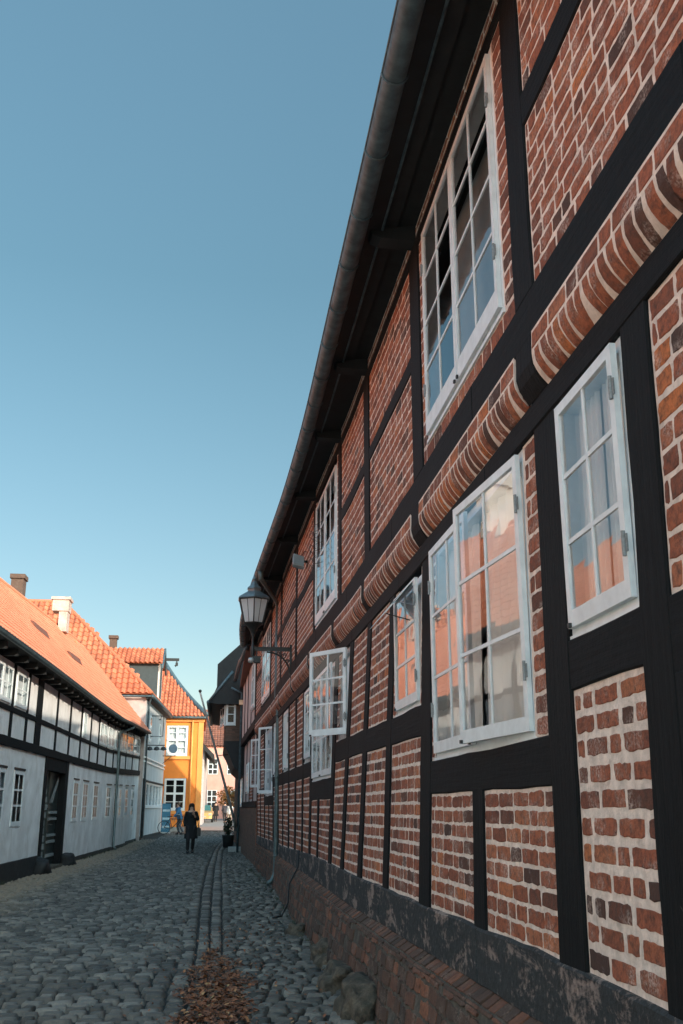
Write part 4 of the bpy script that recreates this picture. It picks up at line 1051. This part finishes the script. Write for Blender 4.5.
for z0,z1,cur in ((4.69,6.5,True),(1.46,3.33,False)):
    w=window(YH,MYf,-3.55,-2.25,z0,z1,1,2,1,.08,.03,hinges=False,glass=m_glassd,curtain=cur,mun=.05,st=.07)
    ob=MB(); ob.mbox(MYf,-2.97,-2.83,z0,z1,.03,.09); zz=(z0+z1)/2+.05; ob.mbox(MYf,-3.5,-2.3,zz-.06,zz+.06,.031,.085)
    for q in (z0+.5,z1-.42): ob.mbox(MYf,-3.5,-2.3,q-.02,q+.02,.03,.07)
    ob.build('glazing_cross',m_white,w)
    ob=MB(); ob.mbox(MYf,-3.75,-2.0,z0-.22,z0-.02,0,.10); ob.build('sill',m_ltorange,w)
bpart(YH,'plinth',m_step,lambda mb:mb.mbox(MYf,-6,-1.3,.0,.5,0,.05))
bpart(YH,'pilaster',m_ltorange,lambda mb:(mb.mbox(MYf,-1.62,-1.30,0,6.9,.0,.05),mb.mbox(MYf,-4.1,-1.25,6.75,6.95,0,.12)))
bpart(YH,'downpipe',m_ltorange,lambda mb:mb.tube([MYf(-1.98,6.9,.12),MYf(-1.98,.3,.12)],.05,8),smooth=True)
bpart(YH,'gutter',m_zinc,lambda mb:mb.tube([MYf(-4.3,7.0,.3),MYf(-1.15,7.0,.3)],.08,8),smooth=True)
YA=Vector((-4.15,67.2,10.9))
def yroof(mb):
    a=Vector((-9,62.65,7.02)); b=Vector((-1.12,62.65,7.02)); c=Vector((-1.4,74.2,7.02))
    mb.add([a,b,YA,(-9,67.2,10.9)],[(0,1,2,3)]); mb.add([b,c,YA],[(0,1,2)]); mb.add([c,(-9,74.2,7.02),(-9,67.2,10.9),YA],[(0,1,2,3)])
yr=bpart(YH,'roof',m_tileB,yroof)
ob=MB(); V=Vector((0,4.55,3.88)); Vl2=V.length
pantile(ob,(-7.3,62.65,7.05),(1,0,0),V,26,18,.24,.335,clip=lambda u,v:(u<6.2-(6.2-3.15)*(v/Vl2)**.9-.12 and v<Vl2),amp=.09,seg=6,step=.04)
ob.build('roof_tile',m_tileB,yr)
ob=MB(); ob.tube([Vector((-1.12,62.65,7.1)).lerp(YA,i/12)+Vector((-.12*math.sin(math.pi*i/12),0,.04-.10*math.sin(math.pi*i/12))) for i in range(13)],.15,8); ob.build('hip_tile',m_zinc,yr,True)

# ================================================================== FAR BUILDINGS
def simple_house(name,label,x0,x1,y0,y1,h,rh,mw,mr,wins,axis='x',base=.3):
    t=thing(name,label,'house',((x0+x1)/2,y0,base))
    bpart(t,'wall',mw,lambda mb:mb.box(x0,x1,y0,y1,0,h))
    def rf(mb):
        if axis=='x':
            m=(y0+y1)/2
            mb.add([(x0-.3,y0-.3,h-.1),(x1+.3,y0-.3,h-.1),(x1+.3,m,h+rh),(x0-.3,m,h+rh),(x1+.3,y1+.3,h-.1),(x0-.3,y1+.3,h-.1)],[(0,1,2,3),(3,2,4,5),(0,3,5),(1,4,2)])
        else:
            m=(x0+x1)/2
            mb.add([(x0-.3,y0-.2,h-.1),(m,y0-.2,h+rh),(x1+.3,y0-.2,h-.1),(x0-.3,y1+.2,h-.1),(m,y1+.2,h+rh),(x1+.3,y1+.2,h-.1)],[(0,3,4,1),(1,4,5,2),(0,1,2),(3,5,4)])
    r=bpart(t,'roof',mr,rf)
    if axis=='x':
        ob=MB(); V=Vector((0,(y1-y0)/2+.3,rh+.1)); pantile(ob,(x0-.3,y0-.33,h-.06),(1,0,0),V,int((x1-x0+.6)/.3),int(V.length/.36),.3,.36,amp=.05,seg=4,step=.04); ob.build('roof_tile',mr,r)
    for (a,b,c,d) in wins:
        ob=MB(); M=lambda x,z,o: Vector((x,y0-o,z))
        ob.mbox(M,a,b,c,d,0.01,.05); w=ob.build('window',m_white,t)
        ob=MB()
        n=2
        for i in range(n):
            for k in range(3): ob.mbox(M,a+.07+(b-a-.07)*i/n,a+(b-a)*(i+1)/n-.06,c+.07+(d-c-.07)*k/3,c+(d-c)*(k+1)/3-.05,.05,.056)
        ob.build('pane',m_black,w)
    return t
simple_house('pink_house','salmon pink two-storey house in full sun at the end of the lane',-2.3,7.0,108,118,8.0,4.2,m_pinkh,m_tileC,[(-1.6,-.6,5.0,6.6),(.4,1.4,5.0,6.6),(2.4,3.4,5.0,6.6),(-1.6,-.6,1.6,3.4),(.4,1.4,1.6,3.4),(2.4,3.4,1.6,3.4)],base=.5)
simple_house('cream_house','narrow cream house between the ochre house and the salmon pink house',-6.5,-1.6,96,104,6.6,3.4,m_cream,m_tileC,[(-2.9,-2.2,4.2,5.6),(-2.9,-2.2,1.4,3.2),(-4.6,-3.8,4.2,5.6)],axis='y',base=.45)
bd=thing('gable_with_dark_eaves','dark shaded gable with deep eaves just behind the right edge of the ochre house','house',(-2.,80,.3))
bpart(bd,'wall',m_pinkwall,lambda mb:mb.box(-7,-1.5,80,92,0,6.2))
bpart(bd,'roof',m_soffit,lambda mb:mb.extr([(-8,79.4,5.4),(-4.2,79.4,9.0),(-.75,79.4,5.6),(-.75,79.4,5.2),(-4.2,79.4,8.5),(-8,79.4,5.0)],(0,12,0)))  # the eaves' shade is put into the roof's near-black colour
# row of low sunlit buildings further right, hidden mostly
simple_house('brick_row_house','small orange-red brick house far off at the right of the lane end',3.0,9.0,92,100,5.2,3.,m_dkbrick,m_tileC,[(3.6,4.4,2,3.4)],base=.4)

# ================================================================== RIGHT NEIGHBOURS
def X1(y): return .99-.0235*(y-30)
MN=lambda y,z,o: Vector((X1(y)-o,y,z))
N1=thing('narrow_timber_house','narrow old house with high brown brick base just beyond the long brick house','house',(1.,34,0))
bpart(N1,'brick_base',m_dkbrick,lambda mb:(mb.mbox(MN,29.35,39,-.1,1.62,-.3,.03),brick_rows(mb,MN,29.4,39,-.0,1.62,.034,.10,lod=2)))
bpart(N1,'sole_plate',m_timh,lambda mb:timberbox(mb,MN,29.35,39,1.62,1.80,-.2,.05,.6,.02))
bpart(N1,'wall',m_pinkwall,lambda mb:(mb.mbox(MN,29.35,39,1.8,3.9,-.2,.0),mb.mbox(MN,29.35,39,3.9,6.2,-.2,.12)))
bpart(N1,'storey_beam',m_timh,lambda mb:timberbox(mb,MN,29.35,39,3.85,4.1,-.1,.15,.6,.02))
for yy in (29.5,31.8,34.1,36.4,38.7):
    bpart(N1,'post',m_timv,lambda mb:(timberbox(mb,MN,yy-.1,yy+.1,1.8,3.85,-.1,.02,.6,.02)))
    bpart(N1,'post',m_timv,lambda mb:(timberbox(mb,MN,yy-.1,yy+.1,4.1,6.2,-.1,.14,.6,.02)))
ob=MB(); 
brick_rows(ob,MN,32.0,34.0,1.85,3.85,.004,.1,lod=2)
ob.build('brick_panel',m_brick,N1)
window(N1,MN,34.7,36.0,2.1,3.1,2,3,1,.06,.02,hinges=False,glass=m_glassd,mun=.03)
window(N1,MN,29.8,31.2,4.5,5.9,2,3,1,.06,.15,hinges=False,glass=m_glassd,mun=.03)
bpart(N1,'gutter',m_zinc,lambda mb:mb.tube([(.58,29.4,6.2),(.50,31.5,6.2),(.45,33,6.3),(.35,39,6.4)],.075,8),smooth=True)
N1R=[(.55,6.25),(5.6,11.6),(10.5,6.25)]
bpart(N1,'roof',m_tileC,lambda mb:mb.extr([(x,29.5,z) for x,z in N1R]+[(10.5,29.5,6.0),(.55,29.5,6.1)],(0,9.6,0)))
bpart(N1,'gable_wall',m_dkbrick,lambda mb:mb.box(1.0,9.5,38.8,39.,0,6.2))
N2=thing('jettied_house','dark old house with jettied upper bay and steep black gable on the right','house',(.8,41,0))
MN2=lambda y,z,o: Vector((.80-.02*(y-39)-o,y,z))
bpart(N2,'lower_wall',m_dkbrick,lambda mb:(mb.mbox(MN2,39,49.8,-.1,3.0,-.3,0),brick_rows(mb,MN2,39.02,46,0,2.9,.004,.1,lod=2)))
bpart(N2,'corbel',m_soffit,lambda mb:mb.extr([(.80,39.4,2.75),(.42,39.4,3.1),(.15,39.4,3.7),(.0,39.4,3.95),(0,39.4,4.1),(.9,39.4,4.1)],(-.05,8,0)))
bpart(N2,'bay_wall',m_dkbrick,lambda mb:(mb.extr([(.02,39.5,4.1),(.95,39.5,4.1),(.95,39.5,5.9),(.02,39.5,5.9)],(-.05,7.8,0)),
      brick_rows(mb,lambda x,z,o:Vector((x,39.5-o,z)),.03,.95,4.1,4.7,.004,.1,lod=2),brick_rows(mb,lambda y,z,o:Vector((.015-o,y,z)),39.5,47,4.1,4.7,.004,.1,lod=2)))
window(N2,lambda x,z,o:Vector((x,39.5-o,z)),.03,.42,4.72,5.82,1,3,1,.05,.03,hinges=False,glass=m_glassd,mun=.03,curtain=False)
window(N2,lambda y,z,o:Vector((.015-o,y,z)),39.8,41.4,4.72,5.82,2,3,1,.05,.03,hinges=False,glass=m_glassd,mun=.03,open_=(R(6),),label='open casement of the jettied bay')
window(N2,MN2,40.2,42.2,1.66,2.72,2,3,1,.06,.03,hinges=False,glass=m_glassd,mun=.035)
RP=[(-.62,5.55),(-.36,6.15),(-.36,7.05),(.58,7.93),(5.4,12.75),(10.5,7.)]
bpart(N2,'roof',m_soffit,lambda mb:mb.extr([(x,39.2,z) for x,z in RP]+[(10.5,39.2,5.6),(-.3,39.2,5.5)],(0,10.6,0)),'steep roof and gable with their shade put into a near-black colour')
bpart(N2,'gutter',m_zinc,lambda mb:(mb.tube([(-.66,39.0,5.55),(-.66,49.8,5.55)],.08,8),mb.tube([(-.62,38.95,5.6),(.25,38.95,6.75)],.05,6),mb.tube([(.2,38.9,6.1),(.62,38.9,5.9),(.62,38.9,0)],.045,8)),smooth=True)
bpart(N2,'gable_wall',m_dkbrick,lambda mb:(mb.box(.9,9.5,49.6,49.8,0,6),mb.box(.9,9.5,39.05,39.2,0,6)))
wl=thing('wall_lamp','small pale square wall lamp on the brick corner beside the open bay casement','lamp',(.6,38.8,5.6))
ob=MB(); ob.box(.52,.74,38.55,38.75,5.42,5.60); ob.build('shade',simple('pale_lamp_shade',(.8,.55,.35),.5,0,.05,5,0),wl); ob=MB(); ob.box(.60,.66,38.5,38.9,5.60,5.65); ob.box(.6,.98,38.72,38.78,5.60,5.64); ob.build('hood',m_iron,wl)
# flagpole
fp=thing('flagpole','long grey pole leaning out over the lane from the foot of the dark jettied house','flagpole',(.62,42,.8))
ob=MB(); p0=Vector((.62,42,.78)); p1=Vector((-.98,38.2,5.84))
ob.tube([p0.lerp(p1,i/8) for i in range(9)],[.06-.025*i/8 for i in range(9)],10); ob.build('pole',simple('pole_paint',(.34,.36,.36),.5,0,.1,9,0),fp,True)
ob=MB(); ob.lathe((p1.x,p1.y,p1.z-.02),[(.02,0),(.06,.03),(.06,.09),(.01,.12)],10); ob.build('finial',m_iron,fp,True)
ob=MB(); ob.box(.55,.82,41.9,42.1,.7,.95); ob.build('socket',m_iron,fp)
ob=MB(); pm=p0.lerp(p1,.55); ob.tube([pm,(.8,pm.y+.6,pm.z+.15)],.015,6); ob.build('stay',m_iron,fp)

# ================================================================== TREES / SHRUBS
def leafcloud(mb,c,r,n,s,seed=0,flat=1.):
    for _ in range(n):
        while True:
            p=Vector((random.uniform(-1,1),random.uniform(-1,1),random.uniform(-1,1)))
            if p.length<1 and nz(p.x*2+seed,p.y*2,p.z*2)>-.12-.3*(1-p.length): break
        q=Vector(c)+Vector((p.x*r,p.y*r,p.z*r*flat)); a=Vector((random.gauss(0,1),random.gauss(0,1),random.gauss(0,1))).normalized(); b=a.orthogonal().normalized(); w=a.cross(b)
        k=s*random.uniform(.6,1.3); mb.add([q-b*k,q+w*k*.5,q+b*k,q-w*k*.5],[(0,1,2,3)],random.random())
def leafmat(name,cols):
    m,nt,bs=newmat(name); a=N(nt,'ShaderNodeAttribute',attribute_name='tone'); nt.links.new(ramp(nt,a.outputs['Fac'],cols).outputs[0],bs.inputs['Base Color']); bs.inputs['Roughness'].default_value=.6; return m
m_autumn=leafmat('autumn_leaf',[(0,(.10,.10,.03)),(.5,(.30,.13,.03)),(1,(.5,.2,.04))]); m_green=leafmat('dark_leaf',[(0,(.012,.02,.01)),(.6,(.025,.04,.018)),(1,(.05,.06,.03))])
tr=thing('autumn_tree','small autumn tree with orange and green leaves in front of the salmon pink house','tree',(.6,98,.45))
ob=MB(); ob.tube([(.6,98,.3),(.65,98,1.2),(.55,98.1,2.2),(.5,98,3.0)],[.11,.09,.07,.03],8)
for a in range(6): ob.tube([(.58,98.05,1.7+.12*a),(.58+.8*math.cos(a*2.1),98.05+.8*math.sin(a*2.1),2.5+.15*a)],[.04,.015],6)
ob.build('trunk',simple('bark',(.09,.07,.055),.9,0,.3,20,.01),tr,True)
ob=MB(); leafcloud(ob,(.5,98,2.6),1.35,1100,.11,3,.75); ob.build('crown',m_autumn,tr)
tag(WEEDS.build('weeds',m_green),'small tufts of weeds growing along the foot of the walls','weeds',kind='stuff')
sh=thing('potted_shrub','dark leafy shrub in a tub against the wall of the jettied house below the pole','shrub',(.3,44,0))
ob=MB(); ob.lathe((.3,44,0),[(.2,.0),(.25,.45),(.27,.5),(.24,.5)],14); ob.build('tub',m_soffit,sh,True)
ob=MB(); leafcloud(ob,(.3,44,.85),.22,600,.05,8,1.8); ob.build('foliage',m_green,sh)
ob=MB(); ob.tube([(.3,44,.4),(.3,44,1.1)],.03,6); ob.build('stem',m_soffit,sh)
st=MB(); st.box(.28,.78,39.6,40.4,0,.16); st.box(.30,.78,39.65,40.35,.16,.17)
tag(st.build('stone_step',m_step),'low pale stone step beside the channel at the foot of the jettied house','step')

# ================================================================== PEOPLE
def skinned(verts,edges,radii,root=0,sub=2):
    me=bpy.data.meshes.new('tmp'); me.from_pydata(verts,edges,[]); o=bpy.data.objects.new('tmp',me); COL.objects.link(o)
    md=o.modifiers.new('s','SKIN'); md.use_smooth_shade=True
    for i,r in enumerate(radii):
        d=me.skin_vertices[0].data[i]; d.radius=(r,r) if not isinstance(r,tuple) else r; d.use_root=(i==root)
    sb=o.modifiers.new('u','SUBSURF'); sb.levels=sub; sb.render_levels=sub
    bpy.context.view_layer.update()
    dg=bpy.context.evaluated_depsgraph_get(); nm=bpy.data.meshes.new_from_object(o.evaluated_get(dg))
    bpy.data.objects.remove(o); return nm
def meshchild(me,name,mat,parent):
    me.name=name; me.materials.clear(); me.materials.append(mat)
    me.polygons.foreach_set('use_smooth',[True]*len(me.polygons)); me.polygons.foreach_set('material_index',[0]*len(me.polygons))
    o=bpy.data.objects.new(name,me); COL.objects.link(o); o.parent=parent; return o
m_skin=simple('skin',(.42,.24,.17),.5,0,.05,20,0)
def person(loc,rz,label,h=1.7,coat=(.006,.007,.009),leg=(.015,.015,.018),hair=(.018,.012,.010),stride=.16,long_coat=True,arm_up=True,longhair=True,group=None,lean=0.):
    t=thing('person',label,'person',loc,group); t.rotation_euler=(0,0,rz); s=h/1.7
    V=lambda *a:[Vector(p)*s for p in a]
    st=stride
    # local: facing -Y
    P=[(0,0,.93),(0,-.01-lean*.3,1.12),(0,-lean*.7,1.32),(0,-lean,1.42),(0,-.01-lean,1.50),(0,-.02-lean,1.60),       # 0..5 pelvis..head
       (-.09,0,.88),(-.095,-st*.5,.48),(-.095,-st*.2+.05,.09),(-.095,-st*.2-.10,.035),                     # 6..9 leg
       (.09,0,.88),(.095,st*.1-.05,.48),(.09,st*.9,.11),(.09,st*.9-.13,.035),                              # 10..13
       (-.17,0-lean*.9,1.39),(-.235,.03-lean,1.13),(-.22,-.05-lean,.90),(-.215,-.07-lean,.83),                                  # 14..17 arm
       (.17,0-lean*.9,1.39)]
    P+= [(.25,-.02,1.14),(.13,-.22,1.25),(.09,-.26,1.32)] if arm_up else [(.235,.0-lean*1.8,1.13),(.22,-.10-lean*2.4,.93),(.215,-.13-lean*2.4,.86)]
    E=[(0,1),(1,2),(2,3),(3,4),(4,5),(0,6),(6,7),(7,8),(8,9),(0,10),(10,11),(11,12),(12,13),(3,14),(14,15),(15,16),(16,17),(3,18),(18,19),(19,20),(20,21)]
    Rr=[.135,.12,.14,.085,.05,.085,.085,.06,.042,.032,.085,.06,.042,.032,.058,.043,.032,.03,.058,.043,.032,.03]
    me=skinned(V(*P),E,[r*s for r in Rr]); body=meshchild(me,'body',m_skin,t)
    def mk(nm,fn,mat,sm=True):
        mb=MB(); fn(mb); mb.v=[(x*s,y*s,z*s) for x,y,z in mb.v]
        q=mb.build(nm,mat,None,sm); q.parent=t; return q
    # clothes
    mc=simple('coat_cloth',coat,.9,0,.2,25,.002); ml=simple('trouser_cloth',leg,.9,0,.2,25,.002); mh=simple('hair',hair,.6,0,.2,40,.002)
    me=skinned(V(P[0],P[6],P[7],P[8],P[10],P[11],P[12]),[(0,1),(1,2),(2,3),(0,4),(4,5),(5,6)],[x*s for x in (.145,.10,.075,.06,.10,.075,.06)]); meshchild(me,'trousers',ml,t)
    me=skinned(V(P[1],P[2],P[3],P[14],P[15],P[16],P[18],P[19],P[20]),[(0,1),(1,2),(2,3),(3,4),(4,5),(2,6),(6,7),(7,8)],[x*s for x in (.155,.17,.10,.078,.062,.052,.078,.062,.052)]); jk=meshchild(me,'jacket',mc,t)
    def skirt(mb):
        zb=.50 if long_coat else .82; n=20; prf=[(1.36,.17,.12),(1.2,.19,.135),(1.0,.19,.14),(.85,.215,.155),(zb,.25 if long_coat else .21,.19 if long_coat else .16)]
        vs=[]
        for z,a,b in prf:
            for k in range(n):
                th=2*math.pi*k/n; w=1+.05*math.sin(th*5+z*3); vs.append((a*w*math.cos(th),b*w*math.sin(th)-lean*max(0,(z-.9)*2),z))
        mb.add(vs,[(i*n+k,i*n+(k+1)%n,(i+1)*n+(k+1)%n,(i+1)*n+k) for i in range(len(prf)-1) for k in range(n)])
    mk('coat',skirt,mc)
    def shoes(mb):
        for q in (P[9],P[13]):
            x,y,z=q; mb.lathe((x,y+.06,0),[(.055,0),(.06,.03),(.05,.08),(.035,.11)],10); mb.lathe((x,y-.02,0),[(.045,0),(.048,.03),(.03,.06)],10)
    mk('shoes',shoes,m_black)
    hd=Vector((0,-.03-lean,1.605))
    def hairf(mb):
        n=14; prf=[(1.735,.02),(1.72,.06),(1.69,.092),(1.64,.105),(1.58,.105)]+([(1.50,.12),(1.42,.14),(1.34,.13),(1.30,.08)] if longhair else [(1.54,.085)])
        vs=[]
        for z,r in prf:
            for k in range(n):
                th=2*math.pi*k/n; y=math.sin(th)*r; 
                if y<0 and z<1.68: y*=.35 if z>1.5 else .6
                vs.append((math.cos(th)*r*(.95+.06*math.sin(k*3)),y+.015-lean,z))
        mb.add(vs,[(i*n+k,i*n+(k+1)%n,(i+1)*n+(k+1)%n,(i+1)*n+k) for i in range(len(prf)-1) for k in range(n)]+[tuple(range(n-1,-1,-1))])
    mk('hair',hairf,mh)
    def facef(mb):
        mb.add([(-.012,-.100-lean,1.585),(.012,-.100-lean,1.585),(0,-.125-lean,1.580),(0,-.10-lean,1.625)],[(0,1,2),(0,2,3),(1,3,2)])
    mk('nose',facef,m_skin)
    def eyes(mb):
        for sx in (-.03,.03): mb.lathe((sx,-.100-lean,1.615),[(.004,-.006),(.010,0),(.004,.006)],8)
        mb.box(-.022,.022,-.103-lean,-.096-lean,1.552,1.558)
    mk('facial_features',eyes,m_black)
    def hands(mb):
        for (ax,dirv) in ((P[17],Vector((0,-.15,-1)).normalized()),(P[21],Vector((-.35,-.3,.9)).normalized() if arm_up else Vector((0,-.2,-1)).normalized())):
            o=Vector(ax); sd=dirv.cross(Vector((0,1,0))).normalized()
            mb.tube([o,o+dirv*.05,o+dirv*.09],[.026,.034,.030],8)
            for k,(off,L) in enumerate(((-.027,.062),(-.009,.075),(.009,.07),(.026,.055))):
                b=o+dirv*.085+sd*off; mb.tube([b,b+dirv*L*.5+Vector((0,-.006,0)),b+dirv*L+Vector((0,-.022,0))],[.0085,.008,.006],6)
            mb.tube([o+dirv*.02+sd*.03,o+dirv*.05+sd*.055,o+dirv*.085+sd*.06],[.011,.010,.007],6)
    mk('hands',hands,m_skin)
    return t
person((-1.12,38.6,G(-1.12,38.6)+.01),R(4),'person in long dark coat with long dark hair walking down the lane',1.74,stride=.3)
def bag():
    t=thing('shoulder_bag','dark shoulder bag hanging at the hip of the person in the long dark coat','bag',(-.84,38.55,.75))
    ob=MB(); ob.extr([(-.90,38.42,.62),(-.76,38.42,.60),(-.75,38.42,.88),(-.89,38.42,.90)],(0,.26,0)); ob.build('pouch',m_black,t)
    ob=MB(); ob.tube([(-.83,38.5,.88),(-.88,38.55,1.2),(-.95,38.6,1.44)],.012,6); ob.build('strap',m_black,t)
bag()
cyc=person((-2.32,58.2,G(-2.3,58.2)+.0),R(-70),'person in a blue jacket bending over a bicycle in front of the ochre house',1.72,(.04,.16,.30),(.12,.13,.15),(.12,.08,.05),.2,False,False,False,lean=.14)
def bicycle():
    y=57.7; t=thing('bicycle','dark bicycle held by the person in the blue jacket near the ochre house','bicycle',(-2.6,y,G(-2.6,y)))
    z0=G(-2.6,y)+.04
    for x in (-3.15,-2.1):
        ob=MB(); ob.tube([(x+.34*math.cos(2*math.pi*k/20),y,z0+.34+.34*math.sin(2*math.pi*k/20)) for k in range(21)],.018,6,False); w=ob.build('wheel',m_black,t)
        ob=MB()
        for k in range(10): ob.tube([(x,y,z0+.34),(x+.33*math.cos(math.pi*k/5),y,z0+.34+.33*math.sin(math.pi*k/5))],.0025,4)
        ob.build('spokes',m_zincl,w)
    ob=MB(); A=(-3.15,y,z0+.34);B=(-2.72,y,z0+.30);C_=(-2.85,y,z0+.80);D=(-2.28,y,z0+.78);E_=(-2.1,y,z0+.34)
    for a,b in ((A,B),(B,C_),(C_,D),(D,B),(A,C_),(D,E_),(D,(-2.33,y,z0+1.0))): ob.tube([a,b],.018,6)
    ob.build('frame',m_black,t)
    ob=MB(); ob.tube([(-2.45,y-.28,z0+1.02),(-2.33,y-.1,z0+1.02),(-2.33,y+.1,z0+1.02),(-2.45,y+.28,z0+1.02)],.014,6); ob.build('handlebar',m_zincl,t)
    ob=MB(); ob.extr([(-3.0,y-.07,z0+.88),(-2.72,y-.025,z0+.90),(-2.72,y+.025,z0+.90),(-3.0,y+.07,z0+.88)],(0,0,.04)); ob.build('saddle',m_black,t)
bicycle()
p1_=person((-.55,92,G(0,92)),R(10),'distant person in black walking in the sun left of the autumn tree',1.7,longhair=False,arm_up=False,long_coat=True)
p2_=person((.25,88,G(0,88)),R(-160),'distant person in dark clothes standing close to the right at the lane end',1.7,(.03,.03,.04),longhair=False,arm_up=False,long_coat=False)
p3_=person((.62,80,G(0,80)),R(-30),'distant person in a white jacket at the right edge of the sunny end',1.65,(.7,.68,.64),(.3,.25,.2),longhair=True,arm_up=False,long_coat=False)
# advertising board + car
ad=thing('display_stand','tall blue and white printed display stand on the pavement by the grey corner house','display stand',(-3.1,60.2,.2))
ob=MB(); ob.box(-3.45,-2.95,60.1,60.2,.25,1.85); ob.build('panel',simple('blue_print',(.03,.16,.26),.4,0,.3,4,0),ad)
ob=MB(); 
for z in (.5,.95,1.4): ob.box(-3.40,-3.0,60.085,60.095,z,z+.12)
ob.build('printed_bands',simple('print_white',(.4,.55,.62),.5,0,.3,9,0),ad)
ob=MB(); ob.box(-3.48,-2.92,60.0,60.3,.2,.27); ob.build('foot',m_zincl,ad)
def car():
    x,y=-1.6,90.; z=G(x,y); t=thing('parked_car','small parked car with teal windscreen in the sun beyond the ochre house','car',(x,y,z))
    mb=MB(); pr_=[(-.85,.3),(-.86,.75),(-.8,.92),(-.62,1.42),(.62,1.42),(.8,.92),(.86,.75),(.85,.3)]
    sec=[(y-2.,.62,.75),(y-1.9,.9,.8),(y-1.0,1.,.95),(y-.3,1.,1.45),(y+1.3,1.,1.45),(y+1.9,.96,1.0),(y+2.,.9,.8)]
    vs=[]
    for yy,k,top in sec:
        for a,b in pr_: vs.append((x+a*k,yy,z+min(b,top)))
    n=len(pr_); mb.add(vs,[(i*n+j,i*n+(j+1)%n,(i+1)*n+(j+1)%n,(i+1)*n+j) for i in range(len(sec)-1) for j in range(n)]+[tuple(range(n)),tuple(range(len(vs)-1,len(vs)-n-1,-1))])
    mb.build('body',simple('car_paint',(.45,.30,.12),.25,.1,.03,3,0),t)
    mb=MB(); mb.add([(x-.7,y-1.02,z+.97),(x+.7,y-1.02,z+.97),(x+.58,y-.36,z+1.42),(x-.58,y-.36,z+1.42)],[(0,1,2,3)]); mb.build('windscreen',simple('teal_glass',(.05,.14,.15),.08,0,.05,3,0),t)
    for sx in (-1,1):
        mb=MB(); mb.box(x+sx*.6-.14,x+sx*.6+.14,y-2.03,y-1.95,z+.58,z+.72); mb.build('headlight',m_step,t)
        for yy in (y-1.3,y+1.3):
            mb=MB(); mb.tube([(x+sx*.70,yy,z+.31),(x+sx*.88,yy,z+.31)],.31,18); mb.build('wheel',m_black,t)
    mb=MB(); mb.box(x-.26,x+.26,y-2.04,y-2.0,z+.42,z+.52); mb.build('number_plate',m_step,t)
car()

# ================================================================== LIGHT, SKY, CAMERA
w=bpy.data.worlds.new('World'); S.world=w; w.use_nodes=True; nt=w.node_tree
bg=nt.nodes['Background']; sky=nt.nodes.new('ShaderNodeTexSky'); sky.sky_type='NISHITA'; sky.sun_disc=False
hx,hy,hz=.60,-.80,.41                      # direction towards the sun
el=math.atan2(hz,math.hypot(hx,hy)); az=math.atan2(hx,hy)
sky.sun_elevation=el; sky.sun_rotation=az; sky.air_density=1.; sky.dust_density=.8; sky.ozone_density=1.
hs_=nt.nodes.new('ShaderNodeHueSaturation'); hs_.inputs['Saturation'].default_value=1.0; hs_.inputs['Hue'].default_value=.485
nt.links.new(sky.outputs[0],hs_.inputs['Color'])
mx=nt.nodes.new('ShaderNodeMix'); mx.data_type='RGBA'; mx.blend_type='MULTIPLY'; mx.inputs[0].default_value=1.; mx.inputs[7].default_value=(.90,1.02,.94,1)
nt.links.new(hs_.outputs[0],mx.inputs[6]); 
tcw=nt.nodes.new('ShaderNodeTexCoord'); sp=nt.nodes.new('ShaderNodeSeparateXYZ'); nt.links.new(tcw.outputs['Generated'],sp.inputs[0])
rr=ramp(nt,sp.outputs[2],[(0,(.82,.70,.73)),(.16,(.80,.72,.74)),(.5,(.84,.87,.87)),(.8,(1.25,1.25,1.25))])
m3=nt.nodes.new('ShaderNodeMix'); m3.data_type='RGBA'; m3.blend_type='MULTIPLY'; m3.inputs[0].default_value=1.; nt.links.new(mx.outputs[2],m3.inputs[6]); yr2=ramp(nt,mth(nt,'ADD',mth(nt,'MULTIPLY',sp.outputs[1],.5),.5),[(0,(2.6,2.5,2.35)),(.5,(1.9,1.85,1.8)),(.68,(1.1,1.1,1.1)),(.82,(.72,.72,.72)),(1,(.72,.72,.72))])  # sky brightened behind the camera, dimmed ahead, to lift the shade
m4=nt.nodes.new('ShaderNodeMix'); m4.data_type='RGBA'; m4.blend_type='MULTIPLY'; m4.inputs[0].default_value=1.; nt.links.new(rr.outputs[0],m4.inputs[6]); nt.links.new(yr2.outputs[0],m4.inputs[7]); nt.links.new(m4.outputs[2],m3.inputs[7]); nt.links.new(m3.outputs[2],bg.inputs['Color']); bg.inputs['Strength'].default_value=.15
sl=bpy.data.lights.new('sun','SUN'); sl.energy=2.9; sl.angle=R(.5); sl.color=(1,.86,.70)
so=bpy.data.objects.new('sun',sl); COL.objects.link(so)
so.rotation_euler=Vector((hx,hy,hz)).to_track_quat('Z','Y').to_euler()
cam=bpy.data.cameras.new('camera'); co=bpy.data.objects.new('camera',cam); COL.objects.link(co); S.camera=co
cam.sensor_fit='VERTICAL'; cam.sensor_height=36; cam.lens=980/1024*36; cam.clip_start=.05; cam.clip_end=2000
co.location=(0,0,1.6)
pitch=math.atan((808-512)/980); yaw=math.atan((341.5-222)/(980/math.cos(pitch)))
co.rotation_euler=(math.pi/2+pitch,0,-yaw)
S.render.engine='CYCLES'
S.view_settings.view_transform='Standard'; S.view_settings.look='None'; S.view_settings.exposure=.86; S.view_settings.gamma=1
S.view_settings.use_curve_mapping=False
